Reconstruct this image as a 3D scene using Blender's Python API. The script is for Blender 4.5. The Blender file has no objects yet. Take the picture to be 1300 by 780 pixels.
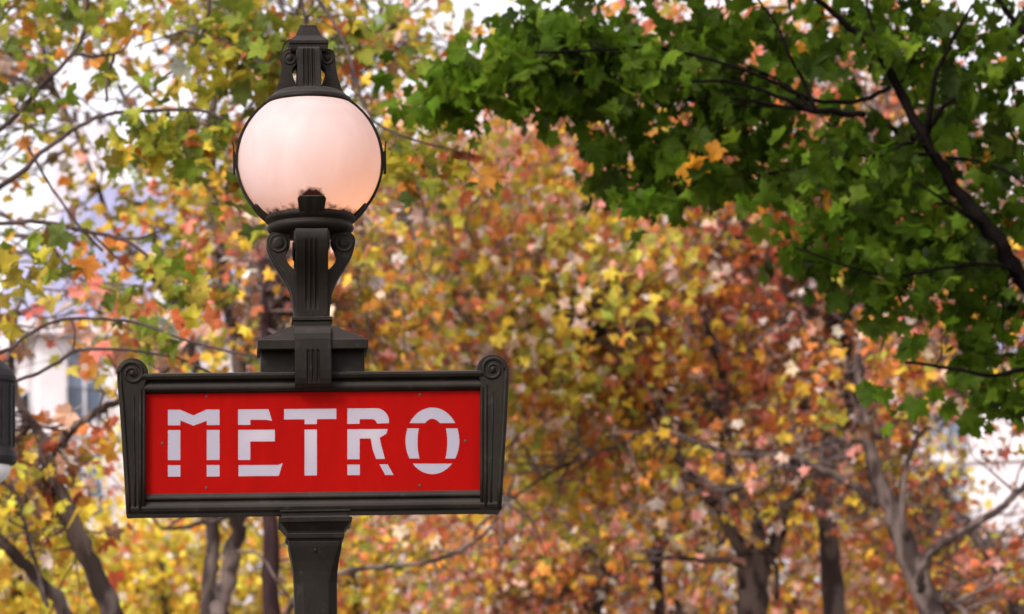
import bpy, math, random
import numpy as np
from mathutils import Vector, Matrix
from mathutils.geometry import delaunay_2d_cdt

random.seed(7)
rng = np.random.default_rng(7)
R = math.radians
scene = bpy.context.scene
C = scene.collection

# ------------------------------------------------------------------ camera
CAM = Vector((0.0, 0.0, 1.6))
TILT, ROLL, FPX = R(9.0), R(1.2), 5200.0
_F = Vector((0, math.cos(TILT), math.sin(TILT)))
_R0 = Vector((1, 0, 0))
_U0 = Vector((0, -math.sin(TILT), math.cos(TILT)))
_U = _U0 * math.cos(ROLL) + _R0 * math.sin(ROLL)
_R = _R0 * math.cos(ROLL) - _U0 * math.sin(ROLL)
cd = bpy.data.cameras.new('camera')
cam = bpy.data.objects.new('camera', cd)
C.objects.link(cam)
m = Matrix((_R, _U, -_F)).transposed().to_4x4()
m.translation = CAM
cam.matrix_world = m
cd.lens, cd.sensor_width = 144.0, 36.0
cd.clip_start, cd.clip_end = 0.5, 5000
cd.dof.use_dof = True
cd.dof.focus_distance = 12.15
cd.dof.aperture_fstop = 6.3
cd.dof.aperture_blades = 8
scene.camera = cam

# ------------------------------------------------------------------ light
SUN_EL, SUN_AZ = R(40), R(215)          # azimuth measured clockwise from +Y: behind the camera, on its left
world = bpy.data.worlds.new('World')
scene.world = world
world.use_nodes = True
nt = world.node_tree
nt.nodes.clear()
sky = nt.nodes.new('ShaderNodeTexSky')
sky.sky_type = 'NISHITA'
sky.sun_disc = False
sky.sun_elevation, sky.sun_rotation = SUN_EL, SUN_AZ
sky.air_density, sky.dust_density, sky.ozone_density = 1.0, 3.0, 1.0
hs = nt.nodes.new('ShaderNodeHueSaturation')
hs.inputs['Saturation'].default_value = 0.12
tint = nt.nodes.new('ShaderNodeMix'); tint.data_type = 'RGBA'; tint.blend_type = 'MULTIPLY'
tint.inputs['Factor'].default_value = 1.0
tint.inputs['B'].default_value = (1.0, 0.95, 1.0, 1)
bg = nt.nodes.new('ShaderNodeBackground')
bg.inputs['Strength'].default_value = 0.15
wo = nt.nodes.new('ShaderNodeOutputWorld')
nt.links.new(sky.outputs[0], hs.inputs['Color'])
nt.links.new(hs.outputs[0], tint.inputs['A'])
nt.links.new(tint.outputs['Result'], bg.inputs[0])
nt.links.new(bg.outputs[0], wo.inputs[0])
sl = bpy.data.lights.new('sun', 'SUN')
sl.energy, sl.angle, sl.color = 1.0, R(14), (1.0, 0.95, 0.9)
so = bpy.data.objects.new('sun', sl)
so.rotation_euler = (R(90) - SUN_EL, 0, -SUN_AZ + math.pi)
C.objects.link(so)
scene.view_settings.view_transform = 'Standard'
scene.view_settings.look = 'None'
scene.view_settings.gamma = 1
scene.view_settings.exposure = 1.15
scene.cycles.max_bounces = 8
scene.cycles.diffuse_bounces = 4
scene.cycles.transmission_bounces = 5

# ------------------------------------------------------------------ helpers
def ray(px, py):
    return _F + _R * ((px - 650) / FPX) + _U * ((390 - py) / FPX)

YO = 0.0
def W(px, py, Y):
    Y = Y + YO
    d = ray(px, py)
    return CAM + d * (Y / d.y)

Rn, Un, Fn, Cn = (np.array(v) for v in (_R, _U, _F, CAM))

def project(P):
    q = P - Cn
    f = q @ Fn
    return 650 + FPX * (q @ Rn) / f, 390 - FPX * (q @ Un) / f, f

def tag(o, label=None, cat=None, group=None, kind=None):
    for k, v in (('label', label), ('category', cat), ('group', group), ('kind', kind)):
        if v: o[k] = v
    return o

def empty(name, loc, rz=0.0):
    o = bpy.data.objects.new(name, None)
    o.location = loc
    o.rotation_euler = (0, 0, rz)
    o.empty_display_size = 0.2
    C.objects.link(o)
    return o

def new_obj(name, me, parent=None):
    o = bpy.data.objects.new(name, me)
    C.objects.link(o)
    if parent is not None: o.parent = parent
    return o

class MB:
    def __init__(s): s.v, s.f = [], []
    def add(s, vs, fs):
        n = len(s.v)
        s.v += [tuple(v) for v in vs]
        s.f += [tuple(i + n for i in f) for f in fs]
        return s
    def box(s, x0, x1, y0, y1, z0, z1):
        return s.add([(x0,y0,z0),(x1,y0,z0),(x1,y1,z0),(x0,y1,z0),(x0,y0,z1),(x1,y0,z1),(x1,y1,z1),(x0,y1,z1)],
                     [(0,3,2,1),(4,5,6,7),(0,1,5,4),(1,2,6,5),(2,3,7,6),(3,0,4,7)])
    def frustum(s, rings):
        """stack of rectangles (hx, hy, z) about the z axis"""
        return s.loft([[(-a,-b,z),(a,-b,z),(a,b,z),(-a,b,z)] for a, b, z in rings])
    def loft(s, secs, cap=True, close=True):
        n = len(secs[0]); vs = [p for sec in secs for p in sec]; fs = []
        for i in range(len(secs) - 1):
            for j in range(n if close else n - 1):
                k = (j + 1) % n
                fs.append((i*n+j, i*n+k, (i+1)*n+k, (i+1)*n+j))
        if cap:
            fs.append(tuple(range(n-1, -1, -1)))
            fs.append(tuple((len(secs)-1)*n + j for j in range(n)))
        return s.add(vs, fs)
    def lathe(s, prof, n=48, c=(0,0)):
        secs = [[(c[0]+r*math.cos(2*math.pi*j/n), c[1]+r*math.sin(2*math.pi*j/n), z) for j in range(n)] for r, z in prof]
        return s.loft(secs)
    def prism_xz(s, poly, y0, y1):
        n = len(poly)
        return s.add([(x,y0,z) for x,z in poly] + [(x,y1,z) for x,z in poly],
                     [tuple(range(n)), tuple(range(2*n-1, n-1, -1))] + [(j, j+n, (j+1)%n+n, (j+1)%n) for j in range(n)])
    def prism_yz(s, poly, x0, x1):
        n = len(poly)
        return s.add([(x0,y,z) for y,z in poly] + [(x1,y,z) for y,z in poly],
                     [tuple(range(n)), tuple(range(2*n-1, n-1, -1))] + [(j, j+n, (j+1)%n+n, (j+1)%n) for j in range(n)])
    def tube(s, pts, rad, n=8, wob=0.0, cap=True):
        pts = [Vector(p) for p in pts]
        rad = rad if isinstance(rad, (list, tuple, np.ndarray)) else [rad]*len(pts)
        secs = []; ref = Vector((0.13, 1, 0.21)).normalized()
        for i, p in enumerate(pts):
            t = (pts[min(i+1, len(pts)-1)] - pts[max(i-1, 0)]).normalized()
            a = t.cross(ref)
            if a.length < 0.05: a = t.cross(Vector((1, 0, 0)))
            a.normalize(); b = t.cross(a)
            sec = []
            for j in range(n):
                w = 1 + wob * (random.random() - 0.5) * 2
                an = 2*math.pi*j/n
                sec.append(p + (a*math.cos(an) + b*math.sin(an)) * rad[i] * w)
            secs.append(sec)
        return s.loft(secs, cap=cap)
    def build(s, name, mat, parent=None, smooth=False, bevel=0.0, rz=None):
        me = bpy.data.meshes.new(name)
        me.from_pydata([tuple(v) for v in s.v], [], s.f)
        me.materials.append(mat)
        if smooth:
            me.polygons.foreach_set('use_smooth', [True]*len(me.polygons))
        me.update()
        o = new_obj(name, me, parent)
        if rz is not None: o.rotation_euler.z = rz
        if bevel:
            b = o.modifiers.new('b', 'BEVEL'); b.width = bevel; b.segments = 2; b.limit_method = 'ANGLE'; b.angle_limit = R(35)
            b.harden_normals = False
        return o

def smooth_path(pts, k=4):
    """Catmull-Rom through tuples (any dimension)"""
    P = [np.array(p, float) for p in pts]
    if len(P) < 3: return P
    P = [2*P[0]-P[1]] + P + [2*P[-1]-P[-2]]
    out = []
    for i in range(1, len(P)-2):
        for j in range(k):
            t = j/k
            out.append(0.5*((2*P[i]) + (-P[i-1]+P[i+1])*t + (2*P[i-1]-5*P[i]+4*P[i+1]-P[i+2])*t*t + (-P[i-1]+3*P[i]-3*P[i+1]+P[i+2])*t**3))
    out.append(P[-2])
    return out

# ------------------------------------------------------------------ materials
def mat(name):
    m = bpy.data.materials.new(name); m.use_nodes = True
    return m, m.node_tree, m.node_tree.nodes['Principled BSDF']

def noise_mat(name, c1, c2, scale=8, rough=0.6, bump=0.2, bscale=40, spec=0.5, metal=0.0, detail=6, lo=0.35, hi=0.65, stretch=None):
    m, t, b = mat(name)
    tc = t.nodes.new('ShaderNodeTexCoord')
    src = tc.outputs['Object']
    if stretch:
        mp = t.nodes.new('ShaderNodeMapping'); mp.inputs['Scale'].default_value = stretch
        t.links.new(src, mp.inputs[0]); src = mp.outputs[0]
    n = t.nodes.new('ShaderNodeTexNoise'); n.inputs['Scale'].default_value = scale; n.inputs['Detail'].default_value = detail
    r = t.nodes.new('ShaderNodeValToRGB')
    r.color_ramp.elements[0].position, r.color_ramp.elements[1].position = lo, hi
    r.color_ramp.elements[0].color, r.color_ramp.elements[1].color = (*c1, 1), (*c2, 1)
    n2 = t.nodes.new('ShaderNodeTexNoise'); n2.inputs['Scale'].default_value = bscale; n2.inputs['Detail'].default_value = 8
    bp = t.nodes.new('ShaderNodeBump'); bp.inputs['Strength'].default_value = bump; bp.inputs['Distance'].default_value = 0.01
    t.links.new(src, n.inputs['Vector']); t.links.new(src, n2.inputs['Vector'])
    t.links.new(n.outputs[0], r.inputs[0]); t.links.new(r.outputs[0], b.inputs['Base Color'])
    t.links.new(n2.outputs[0], bp.inputs['Height']); t.links.new(bp.outputs[0], b.inputs['Normal'])
    mr = t.nodes.new('ShaderNodeMapRange')
    mr.inputs['To Min'].default_value, mr.inputs['To Max'].default_value = rough-0.1, rough+0.12
    t.links.new(n2.outputs[0], mr.inputs[0]); t.links.new(mr.outputs[0], b.inputs['Roughness'])
    b.inputs['Specular IOR Level'].default_value = spec
    b.inputs['Metallic'].default_value = metal
    return m

M_IRON = noise_mat('painted_cast_iron', (0.006, 0.0044, 0.0024), (0.0135, 0.0104, 0.0062), 9, 0.55, 0.14, 120, 0.12, lo=0.32, hi=0.7, stretch=(1, 1, .45))
_t = M_IRON.node_tree; _b = _t.nodes['Principled BSDF']
_g = _t.nodes.new('ShaderNodeNewGeometry'); _s = _t.nodes.new('ShaderNodeSeparateXYZ'); _t.links.new(_g.outputs['True Normal'], _s.inputs[0])
_c = _t.nodes.new('ShaderNodeTexCoord'); _q = _t.nodes.new('ShaderNodeTexNoise'); _q.inputs['Scale'].default_value = 30; _q.inputs['Detail'].default_value = 8
_t.links.new(_c.outputs['Object'], _q.inputs['Vector'])
_a = _t.nodes.new('ShaderNodeMapRange'); _a.inputs['From Min'].default_value = .3; _a.inputs['From Max'].default_value = 1.0; _a.inputs['To Max'].default_value = .42; _t.links.new(_s.outputs['Z'], _a.inputs[0])
_p = _t.nodes.new('ShaderNodeMapRange'); _p.inputs['From Min'].default_value = .60; _p.inputs['From Max'].default_value = .72; _p.inputs['To Max'].default_value = .13; _t.links.new(_q.outputs[0], _p.inputs[0])
_k = _t.nodes.new('ShaderNodeMath'); _k.operation = 'ADD'; _k.use_clamp = True; _t.links.new(_a.outputs[0], _k.inputs[0]); _t.links.new(_p.outputs[0], _k.inputs[1])
_x = _t.nodes.new('ShaderNodeMix'); _x.data_type = 'RGBA'; _x.inputs['B'].default_value = (.085, .075, .07, 1)
_old = _b.inputs['Base Color'].links[0].from_socket
_t.links.new(_old, _x.inputs['A']); _t.links.new(_k.outputs[0], _x.inputs['Factor']); _t.links.new(_x.outputs['Result'], _b.inputs['Base Color'])
M_IRON2 = noise_mat('dark_lantern_metal', (0.008, 0.0065, 0.007), (0.02, 0.016, 0.017), 14, 0.5, 0.2, 100, 0.25)
M_BARK = noise_mat('plane_tree_bark', (0.045, 0.031, 0.027), (0.145, 0.108, 0.092), 4, 0.9, 0.9, 22, 0.2, lo=0.46, hi=0.56, stretch=(1.6, 1.6, .6))
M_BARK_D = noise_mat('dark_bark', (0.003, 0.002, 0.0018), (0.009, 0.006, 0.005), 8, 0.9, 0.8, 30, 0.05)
M_BARK_T = noise_mat('twig_bark', (0.035, 0.022, 0.02), (0.085, 0.06, 0.056), 6, 0.9, 0.5, 30, 0.2)
M_TWIG = noise_mat('grey_pink_twig', (0.075, 0.054, 0.048), (0.17, 0.125, 0.115), 6, 0.9, 0.3, 30, 0.2)
M_BARK_R = noise_mat('reddish_brown_bark', (0.018, 0.008, 0.009), (0.038, 0.018, 0.018), 6, 0.9, 0.6, 30, 0.2, stretch=(3, 3, .5))
M_STONE = noise_mat('pale_limestone', (0.58, 0.53, 0.53), (0.68, 0.63, 0.62), 0.7, 0.9, 0.2, 6, 0.2)
M_ZINC = noise_mat('grey_blue_zinc', (0.25, 0.25, 0.38), (0.31, 0.31, 0.45), 0.6, 0.5, 0.2, 4, 0.5)
M_GROUND = noise_mat('park_soil', (0.09, 0.07, 0.045), (0.17, 0.13, 0.09), 0.4, 0.95, 0.6, 5, 0.1)
M_PAVE = noise_mat('paving_stone', (0.13, 0.12, 0.115), (0.19, 0.175, 0.165), 2, 0.85, 0.4, 20, 0.2)
M_ROAD = noise_mat('asphalt', (0.045, 0.045, 0.047), (0.06, 0.06, 0.062), 3, 0.85, 0.5, 50, 0.2)
M_WHITE = noise_mat('white_paint', (0.70, 0.68, 0.66), (0.8, 0.79, 0.78), 2, 0.6, 0.1, 20, 0.3)
M_FRAME_W = noise_mat('painted_window_frame', (0.55, 0.54, 0.55), (0.65, 0.64, 0.65), 2, 0.6, 0.1, 20, 0.3)

def glass_mat():
    m, t, b = mat('window_glass')
    b.inputs['Base Color'].default_value = (0.10, 0.14, 0.20, 1)
    b.inputs['Roughness'].default_value = 0.08
    b.inputs['Specular IOR Level'].default_value = 1.0
    return m
M_GLASS = glass_mat()

def translucent_mix(name, col, fac, rough=0.3, spec=0.4, tcol=None):
    m, t, b = mat(name)
    b.inputs['Base Color'].default_value = (*col, 1)
    b.inputs['Roughness'].default_value = rough
    b.inputs['Specular IOR Level'].default_value = spec
    tr = t.nodes.new('ShaderNodeBsdfTranslucent'); tr.inputs[0].default_value = (*(tcol or col), 1)
    mx = t.nodes.new('ShaderNodeMixShader'); mx.inputs[0].default_value = fac
    t.links.new(b.outputs[0], mx.inputs[1]); t.links.new(tr.outputs[0], mx.inputs[2])
    t.links.new(mx.outputs[0], t.nodes['Material Output'].inputs[0])
    return m, t, b
M_GLOBE, gt, gb = translucent_mix('opal_globe_glass', (0.56, 0.485, 0.52), 0.42, 0.3, 0.3, (0.8, 0.64, 0.56))
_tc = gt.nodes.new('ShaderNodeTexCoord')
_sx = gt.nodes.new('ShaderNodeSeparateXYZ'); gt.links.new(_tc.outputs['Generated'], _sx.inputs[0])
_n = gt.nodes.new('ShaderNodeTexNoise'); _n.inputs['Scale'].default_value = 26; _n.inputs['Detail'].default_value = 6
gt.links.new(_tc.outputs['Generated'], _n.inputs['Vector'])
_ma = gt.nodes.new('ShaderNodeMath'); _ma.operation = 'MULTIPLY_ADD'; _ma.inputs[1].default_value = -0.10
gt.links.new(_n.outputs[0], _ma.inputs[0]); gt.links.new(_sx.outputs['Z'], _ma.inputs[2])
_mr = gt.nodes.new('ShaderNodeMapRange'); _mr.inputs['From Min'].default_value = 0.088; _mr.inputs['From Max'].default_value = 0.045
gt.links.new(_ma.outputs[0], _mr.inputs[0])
_n2 = gt.nodes.new('ShaderNodeTexNoise'); _n2.inputs['Scale'].default_value = 5; _n2.inputs['Detail'].default_value = 8; _n2.inputs['Distortion'].default_value = 1.2
_mp = gt.nodes.new('ShaderNodeMapping'); _mp.inputs['Scale'].default_value = (1, 1, .5); gt.links.new(_tc.outputs['Generated'], _mp.inputs[0]); gt.links.new(_mp.outputs[0], _n2.inputs['Vector'])
_cr = gt.nodes.new('ShaderNodeValToRGB'); _cr.color_ramp.elements[0].position = .35; _cr.color_ramp.elements[1].position = .72
_cr.color_ramp.elements[0].color = (0.46, 0.42, 0.43, 1); _cr.color_ramp.elements[1].color = (0.54, 0.495, 0.51, 1)
gt.links.new(_n2.outputs[0], _cr.inputs[0])
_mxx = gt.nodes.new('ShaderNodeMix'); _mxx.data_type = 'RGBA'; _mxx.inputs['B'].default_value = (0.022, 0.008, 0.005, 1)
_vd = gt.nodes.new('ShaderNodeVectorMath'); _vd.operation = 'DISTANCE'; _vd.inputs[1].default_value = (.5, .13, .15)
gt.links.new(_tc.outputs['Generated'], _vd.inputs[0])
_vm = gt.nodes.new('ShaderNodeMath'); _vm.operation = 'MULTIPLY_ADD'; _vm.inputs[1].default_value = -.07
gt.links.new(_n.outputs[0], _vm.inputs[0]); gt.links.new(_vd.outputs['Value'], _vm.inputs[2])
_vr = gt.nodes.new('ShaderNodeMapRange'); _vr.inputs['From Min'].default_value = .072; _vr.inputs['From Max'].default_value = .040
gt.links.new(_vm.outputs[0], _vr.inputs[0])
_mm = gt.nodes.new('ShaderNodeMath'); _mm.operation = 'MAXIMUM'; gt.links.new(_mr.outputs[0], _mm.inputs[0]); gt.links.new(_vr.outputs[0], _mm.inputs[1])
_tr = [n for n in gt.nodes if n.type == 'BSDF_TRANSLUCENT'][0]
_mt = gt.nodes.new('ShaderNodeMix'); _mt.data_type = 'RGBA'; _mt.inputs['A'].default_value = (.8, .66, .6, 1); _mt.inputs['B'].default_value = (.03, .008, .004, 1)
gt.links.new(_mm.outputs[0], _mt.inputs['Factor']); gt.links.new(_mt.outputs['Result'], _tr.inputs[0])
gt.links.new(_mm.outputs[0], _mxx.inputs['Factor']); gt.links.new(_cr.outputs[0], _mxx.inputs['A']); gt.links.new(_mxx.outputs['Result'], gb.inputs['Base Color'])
_n3 = gt.nodes.new('ShaderNodeMapRange'); _n3.inputs['To Min'].default_value = .34; _n3.inputs['To Max'].default_value = .6; gt.links.new(_n2.outputs[0], _n3.inputs[0]); gt.links.new(_n3.outputs[0], gb.inputs['Roughness'])
M_LETTER, _, _ = translucent_mix('opal_letter_sheet', (0.36, 0.335, 0.385), 0.35, 0.4, 0.2, (0.8, 0.75, 0.72))
M_RED = noise_mat('red_enamel', (0.225, 0.0012, 0.0004), (0.245, 0.0018, 0.0004), 3, 0.6, 0.04, 60, 0.04)
_t = M_RED.node_tree; _b = _t.nodes['Principled BSDF']
_c = _t.nodes.new('ShaderNodeTexCoord'); _m = _t.nodes.new('ShaderNodeMapping'); _m.inputs['Scale'].default_value = (5, 1, 1.2); _t.links.new(_c.outputs['Object'], _m.inputs[0])
_q = _t.nodes.new('ShaderNodeTexNoise'); _q.inputs['Scale'].default_value = 6; _q.inputs['Detail'].default_value = 9; _t.links.new(_m.outputs[0], _q.inputs['Vector'])
_r = _t.nodes.new('ShaderNodeValToRGB'); _r.color_ramp.elements[0].position = .30; _r.color_ramp.elements[0].color = (.88, .86, .86, 1); _r.color_ramp.elements[1].position = .62; _r.color_ramp.elements[1].color = (1, 1, 1, 1)
_t.links.new(_q.outputs[0], _r.inputs[0])
_x = _t.nodes.new('ShaderNodeMix'); _x.data_type = 'RGBA'; _x.blend_type = 'MULTIPLY'; _x.inputs['Factor'].default_value = 1
_old = _b.inputs['Base Color'].links[0].from_socket
_t.links.new(_old, _x.inputs['A']); _t.links.new(_r.outputs[0], _x.inputs['B']); _t.links.new(_x.outputs['Result'], _b.inputs['Base Color'])
M_SCREW = noise_mat('screw_metal', (0.02, 0.008, 0.006), (0.05, 0.02, 0.01), 50, 0.6, 0.1, 90)

def leaf_mat(name, single, trans=0.42):
    m, t, b = mat(name)
    if single:
        s = t.nodes.new('ShaderNodeObjectInfo'); out = s.outputs['Color']
    else:
        s = t.nodes.new('ShaderNodeAttribute'); s.attribute_name = 'leafcol'; out = s.outputs['Color']
    # fine mottling in the blade
    tc = t.nodes.new('ShaderNodeTexCoord')
    n = t.nodes.new('ShaderNodeTexNoise'); n.inputs['Scale'].default_value = 14; n.inputs['Detail'].default_value = 3
    g = t.nodes.new('ShaderNodeNewGeometry')
    t.links.new(g.outputs['Position'], n.inputs['Vector'])
    mr = t.nodes.new('ShaderNodeMapRange'); mr.inputs['From Min'].default_value = .3; mr.inputs['From Max'].default_value = .7
    mr.inputs['To Min'].default_value = 0.72; mr.inputs['To Max'].default_value = 1.25
    t.links.new(n.outputs[0], mr.inputs[0])
    mu = t.nodes.new('ShaderNodeVectorMath'); mu.operation = 'SCALE'
    t.links.new(out, mu.inputs[0]); t.links.new(mr.outputs[0], mu.inputs['Scale'])
    b.inputs['Roughness'].default_value = 0.55
    b.inputs['Specular IOR Level'].default_value = 0.12
    tr = t.nodes.new('ShaderNodeBsdfTranslucent')
    t.links.new(mu.outputs[0], b.inputs['Base Color']); t.links.new(mu.outputs[0], tr.inputs[0])
    mx = t.nodes.new('ShaderNodeMixShader'); mx.inputs[0].default_value = trans
    t.links.new(b.outputs[0], mx.inputs[1]); t.links.new(tr.outputs[0], mx.inputs[2])
    t.links.new(mx.outputs[0], t.nodes['Material Output'].inputs[0])
    return m
M_LEAF_O = leaf_mat('leaf_blade', True)
M_LEAF_C = leaf_mat('crown_leaf_blade', False)
M_MAPLE_O = leaf_mat('maple_leaf_blade', True, .58)
M_MAPLE_C = leaf_mat('maple_crown_leaf_blade', False, .58)

# ------------------------------------------------------------------ ground
def sheet(name, x0, x1, y0, y1, z, mt, zt=None):
    mb = MB()
    if zt is None: mb.add([(x0,y0,z),(x1,y0,z),(x1,y1,z),(x0,y1,z)], [(0,1,2,3)])
    else: mb.box(x0, x1, y0, y1, z, zt)
    return tag(mb.build(name, mt), kind='structure')
sheet('ground', -2500, 2500, -2500, 2500, -0.12, M_GROUND)
sheet('road', -300, 300, -9, 3, -0.116, M_ROAD)
sheet('pavement', -300, 300, 3.2, 20, -0.116, M_PAVE, 0.0)
sheet('kerb', -300, 300, 3.0, 3.196, -0.114, M_STONE, 0.006)

# ------------------------------------------------------------------ METRO lamp
LY, YAW = 12.0, R(4.6)
AX = 395.5
P0 = W(AX, 390, LY); P0.z = 0
lamp = empty('station_sign_lamp', P0, YAW)
tag(lamp, 'dark cast iron lamp post with glowing opal globe and red METRO sign', 'lamp post')
_ri = Matrix.Rotation(-YAW, 3, 'Z')
def L(px, py, off=0.0):
    """photo pixel -> (x, z) on the lamp's own plane at depth off"""
    o = _ri @ (CAM - P0); d = _ri @ ray(px, py)
    t = (off - o.y) / d.y
    p = o + d * t
    return p.x, p.z
U = (L(AX+10, 390)[0] - L(AX-10, 390)[0]) / 20
def Z(py, off=0.0): return L(AX, py, off)[1]
h = lambda px: px * U

# shaft and base
def octa(hx, ch, z):
    c = hx * ch
    return [(-hx+c,-hx,z),(hx-c,-hx,z),(hx,-hx+c,z),(hx,hx-c,z),(hx-c,hx,z),(-hx+c,hx,z),(-hx,hx-c,z),(-hx,-hx+c,z)]
secs = []
for py, w, ch in ((690,33.5,.08),(697,33,.1),(705,31.5,.14),(715,29.5,.2),(728,27.8,.28),(742,27,.36),(780,26.5,.38),(900,26.5,.38),(1100,27.5,.38)):
    secs.append(octa(h(w), ch, Z(py)))
secs.append(octa(h(30), .38, 1.05)); secs.append(octa(h(36), .3, 1.0))
MB().loft(secs[::-1]).build('shaft', M_IRON, lamp, bevel=0.004)
MB().frustum([(h(70),h(70),0.0),(h(70),h(70),.22),(h(62),h(62),.25),(h(52),h(52),.32),(h(48),h(48),.85),(h(54),h(54),.88),(h(54),h(54),.95),(h(38),h(38),1.0)]).build('base', M_IRON, lamp, bevel=0.008)
rv = MB().lathe([(h(2.6), 0), (h(2.2), .004), (h(.4), .006)], 12).build('rivet', M_IRON, lamp)
rv.rotation_euler = (R(90), 0, 0); rv.location = (0, -h(31.2), Z(699, -h(31)))
# capital
cap_r = [(690,33),(687.5,34),(687,36),(681.5,36.5),(681,35),(678,35.5),(672,40),(668,43),(667.5,45.5),(661.5,46),(661,43),(659.5,41.5),(655,41.5),(654.5,44),(652,44)]
MB().frustum([(h(w),h(w),Z(py)) for py,w in cap_r]).build('capital', M_IRON, lamp, bevel=0.0015)

# sign frame ------------------------------------------------
D = h(27)
ax = 397.0
xl = lambda px, py, off=-D: L(px, py, off)[0]
slope = 0.0109
def vy(px, py): return py + (px-ax)*slope      # levels the photo's tilt
def S(px, py, off=-D):
    """px,py are measured near the sign centre line: put level lines level"""
    return L(px, py - (px-ax)*slope, off)
def rail(prof, x0, x1, name):
    poly = [(-h(o), Z(py, -h(o))) for o, py in prof] + [(h(o), Z(py, h(o))- (Z(py,h(o))-Z(py,-h(o)))) for o, py in prof[::-1]]
    return MB().prism_yz(poly, x0, x1).build(name, M_IRON, sign, bevel=0.002)
sign = lamp
xL, xR = S(184, 560)[0], S(610.5, 560)[0]
XW = S(398+237, 560)[0]
XWl = S(160.5, 560)[0]
rail([(17,472),(29,473),(30,476),(28,480),(21,483),(20,485),(24,487),(27,490),(27,493),(24,496),(19,498)], xL-h(4), xR+h(4), 'top_rail')
rail([(17,624),(19,626),(23,630),(23,632),(20,635),(21,637),(27,640),(29,643),(28,647),(25,650),(20,651)], XWl+h(2), XW-h(2), 'bottom_rail')
def side_post(sgn):
    if sgn < 0:
        cx, e = 168, -1
        outl = [(184.5,650),(160,650),(158.5,620),(156,580),(153.5,540),(151,505),(149,485),(148.3,470)]
        inner = 184.5
    else:
        cx, e = 625.5, 1
        outl = [(610,650),(637,650),(638.5,620),(641,580),(643.5,540),(645.2,505),(646,485),(646,470)]
        inner = 610
    cy = 472 
    pts = [S(x, y) for x, y in outl]
    c = S(cx, cy)
    r = h(20)
    a0 = 180 if sgn < 0 else 0
    for k in range(1, 16):
        a = R(a0 - sgn*-1*-1*0) if False else None
        ang = R(180 - 12.8*k) if sgn < 0 else R(12.8*k)
        pts.append((c[0] + r*math.cos(ang), c[1] + r*math.sin(ang)))
    pts.append(S(inner, 486))
    if sgn > 0: pts = pts[::-1]
    p = MB().prism_xz(pts, -D, D).build('side_post', M_IRON, lamp, bevel=0.004)
    # raised mouldings that follow the outer edge, then curl into the volute
    for face in (-1, 1):
        mb = MB()
        yy = face * D
        edge = [(x - e*4.0, y) for x, y in outl[1:]]
        path = [(*S(x, y), yy) for x, y in edge]
        path = [(a, yy, b) for a, b, _ in path]
        n = 46
        for k in range(n):
            t = k/(n-1)
            ang = (math.pi - 2*math.pi*1.75*t) if sgn < 0 else (2*math.pi*1.75*t)
            rr = h(16)*(1-t) + h(3.2)*t
            path.append((c[0]+rr*math.cos(ang), yy, c[1]+rr*math.sin(ang)))
        mb.tube(path, [h(2.6)]*len(edge) + [h(2.6 - 0.9*k/n) for k in range(n)], 8)
        mb.tube([(a, yy, b) for a, b in [S(inner - (-e)*(-5.5) if False else inner + e*6.5, y) for y in (646, 600, 540, 492)]], h(2.4), 8)
        mb.tube([(a, yy, b) for a, b in [S(inner + e*1.6, y) for y in (640, 600, 540, 494)]], h(1.8), 8)
        mb.tube([(a, yy, b) for a, b in [S(inner + e*13, 647), S(inner+e*13.6, 600), S(inner+e*15, 540), S(inner+e*15, 500)]], h(1.4), 8)
        mb.build('edge_moulding', M_IRON, p, smooth=True)
        # boss
        b = MB().lathe([(h(4.2),0),(h(4.0),h(2)),(h(2.4),h(3.6)),(h(.3),h(4))], 20)
        bo = b.build('volute_boss', M_IRON, p, smooth=True)
        bo.location = (c[0], yy - face*h(.5), c[1]); bo.rotation_euler = (R(90) if face < 0 else R(-90), 0, 0)
side_post(-1); side_post(1)
# housing top and bottom closing the box between the two faces
MB().box(xL-h(2), xR+h(2), -h(18), h(18), Z(482), Z(476)).build('housing_top', M_IRON, lamp)
MB().box(xL-h(2), xR+h(2), -h(19), h(19), Z(649), Z(643)).build('housing_bottom', M_IRON, lamp)

# letters -------------------------------------------------
def arc(cx, cy, rx, ry, a0, a1, n=14):
    return [(cx + rx*math.cos(R(a0+(a1-a0)*k/n)), cy - ry*math.sin(R(a0+(a1-a0)*k/n))) for k in range(n+1)]
# pixel outlines read off the photo, raw (with the photo's tilt)
def lv(pts, x_mid):   # level a letter: all of one letter shares a shift
    return pts
g1, g2, g3, g4 = 538.6, 545.0, 583.6, 589.8
letters = []
letters.append([  # M
    [(213,520.2),(228.5,520.2),(245.6,527.4),(262,520),(278.8,520),(278.8,539.9),(262.4,539.9),(262.4,534.4),(245.6,540.6),(229,534),(229,540.2),(213,540.2)],
    [(213,546),(229,546),(229,584.4),(213,584.4)], [(262.3,545.8),(278.8,545.8),(278.8,584.2),(262.3,584.2)],
    [(213,590.6),(229,590.6),(229,605.4),(213,605.4)], [(262.3,590.4),(278.8,590.4),(278.8,605.2),(262.3,605.2)]])
letters.append([  # E
    [(302.2,519.8),(340.9,519.5),(345.4,534.6),(338,533.2),(317.8,533.2),(317.8,539.6),(302.2,539.6)],
    [(302.2,545.8),(349,545.5),(349,560.6),(317.8,560.8),(317.8,584.2),(302.2,584.2)],
    [(302.6,590.6),(353,590.2),(359,587.8),(354,604.4),(302.6,604.9)]])
letters.append([  # T
    [(360.6,519.4),(427,518.8),(427,532.2),(402.4,532.4),(402.4,538.6),(386.5,538.8),(386.5,532.6),(360.6,532.8)],
    [(386.5,545.4),(402.4,545.3),(402.4,603.8),(386.5,604)]])
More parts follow.
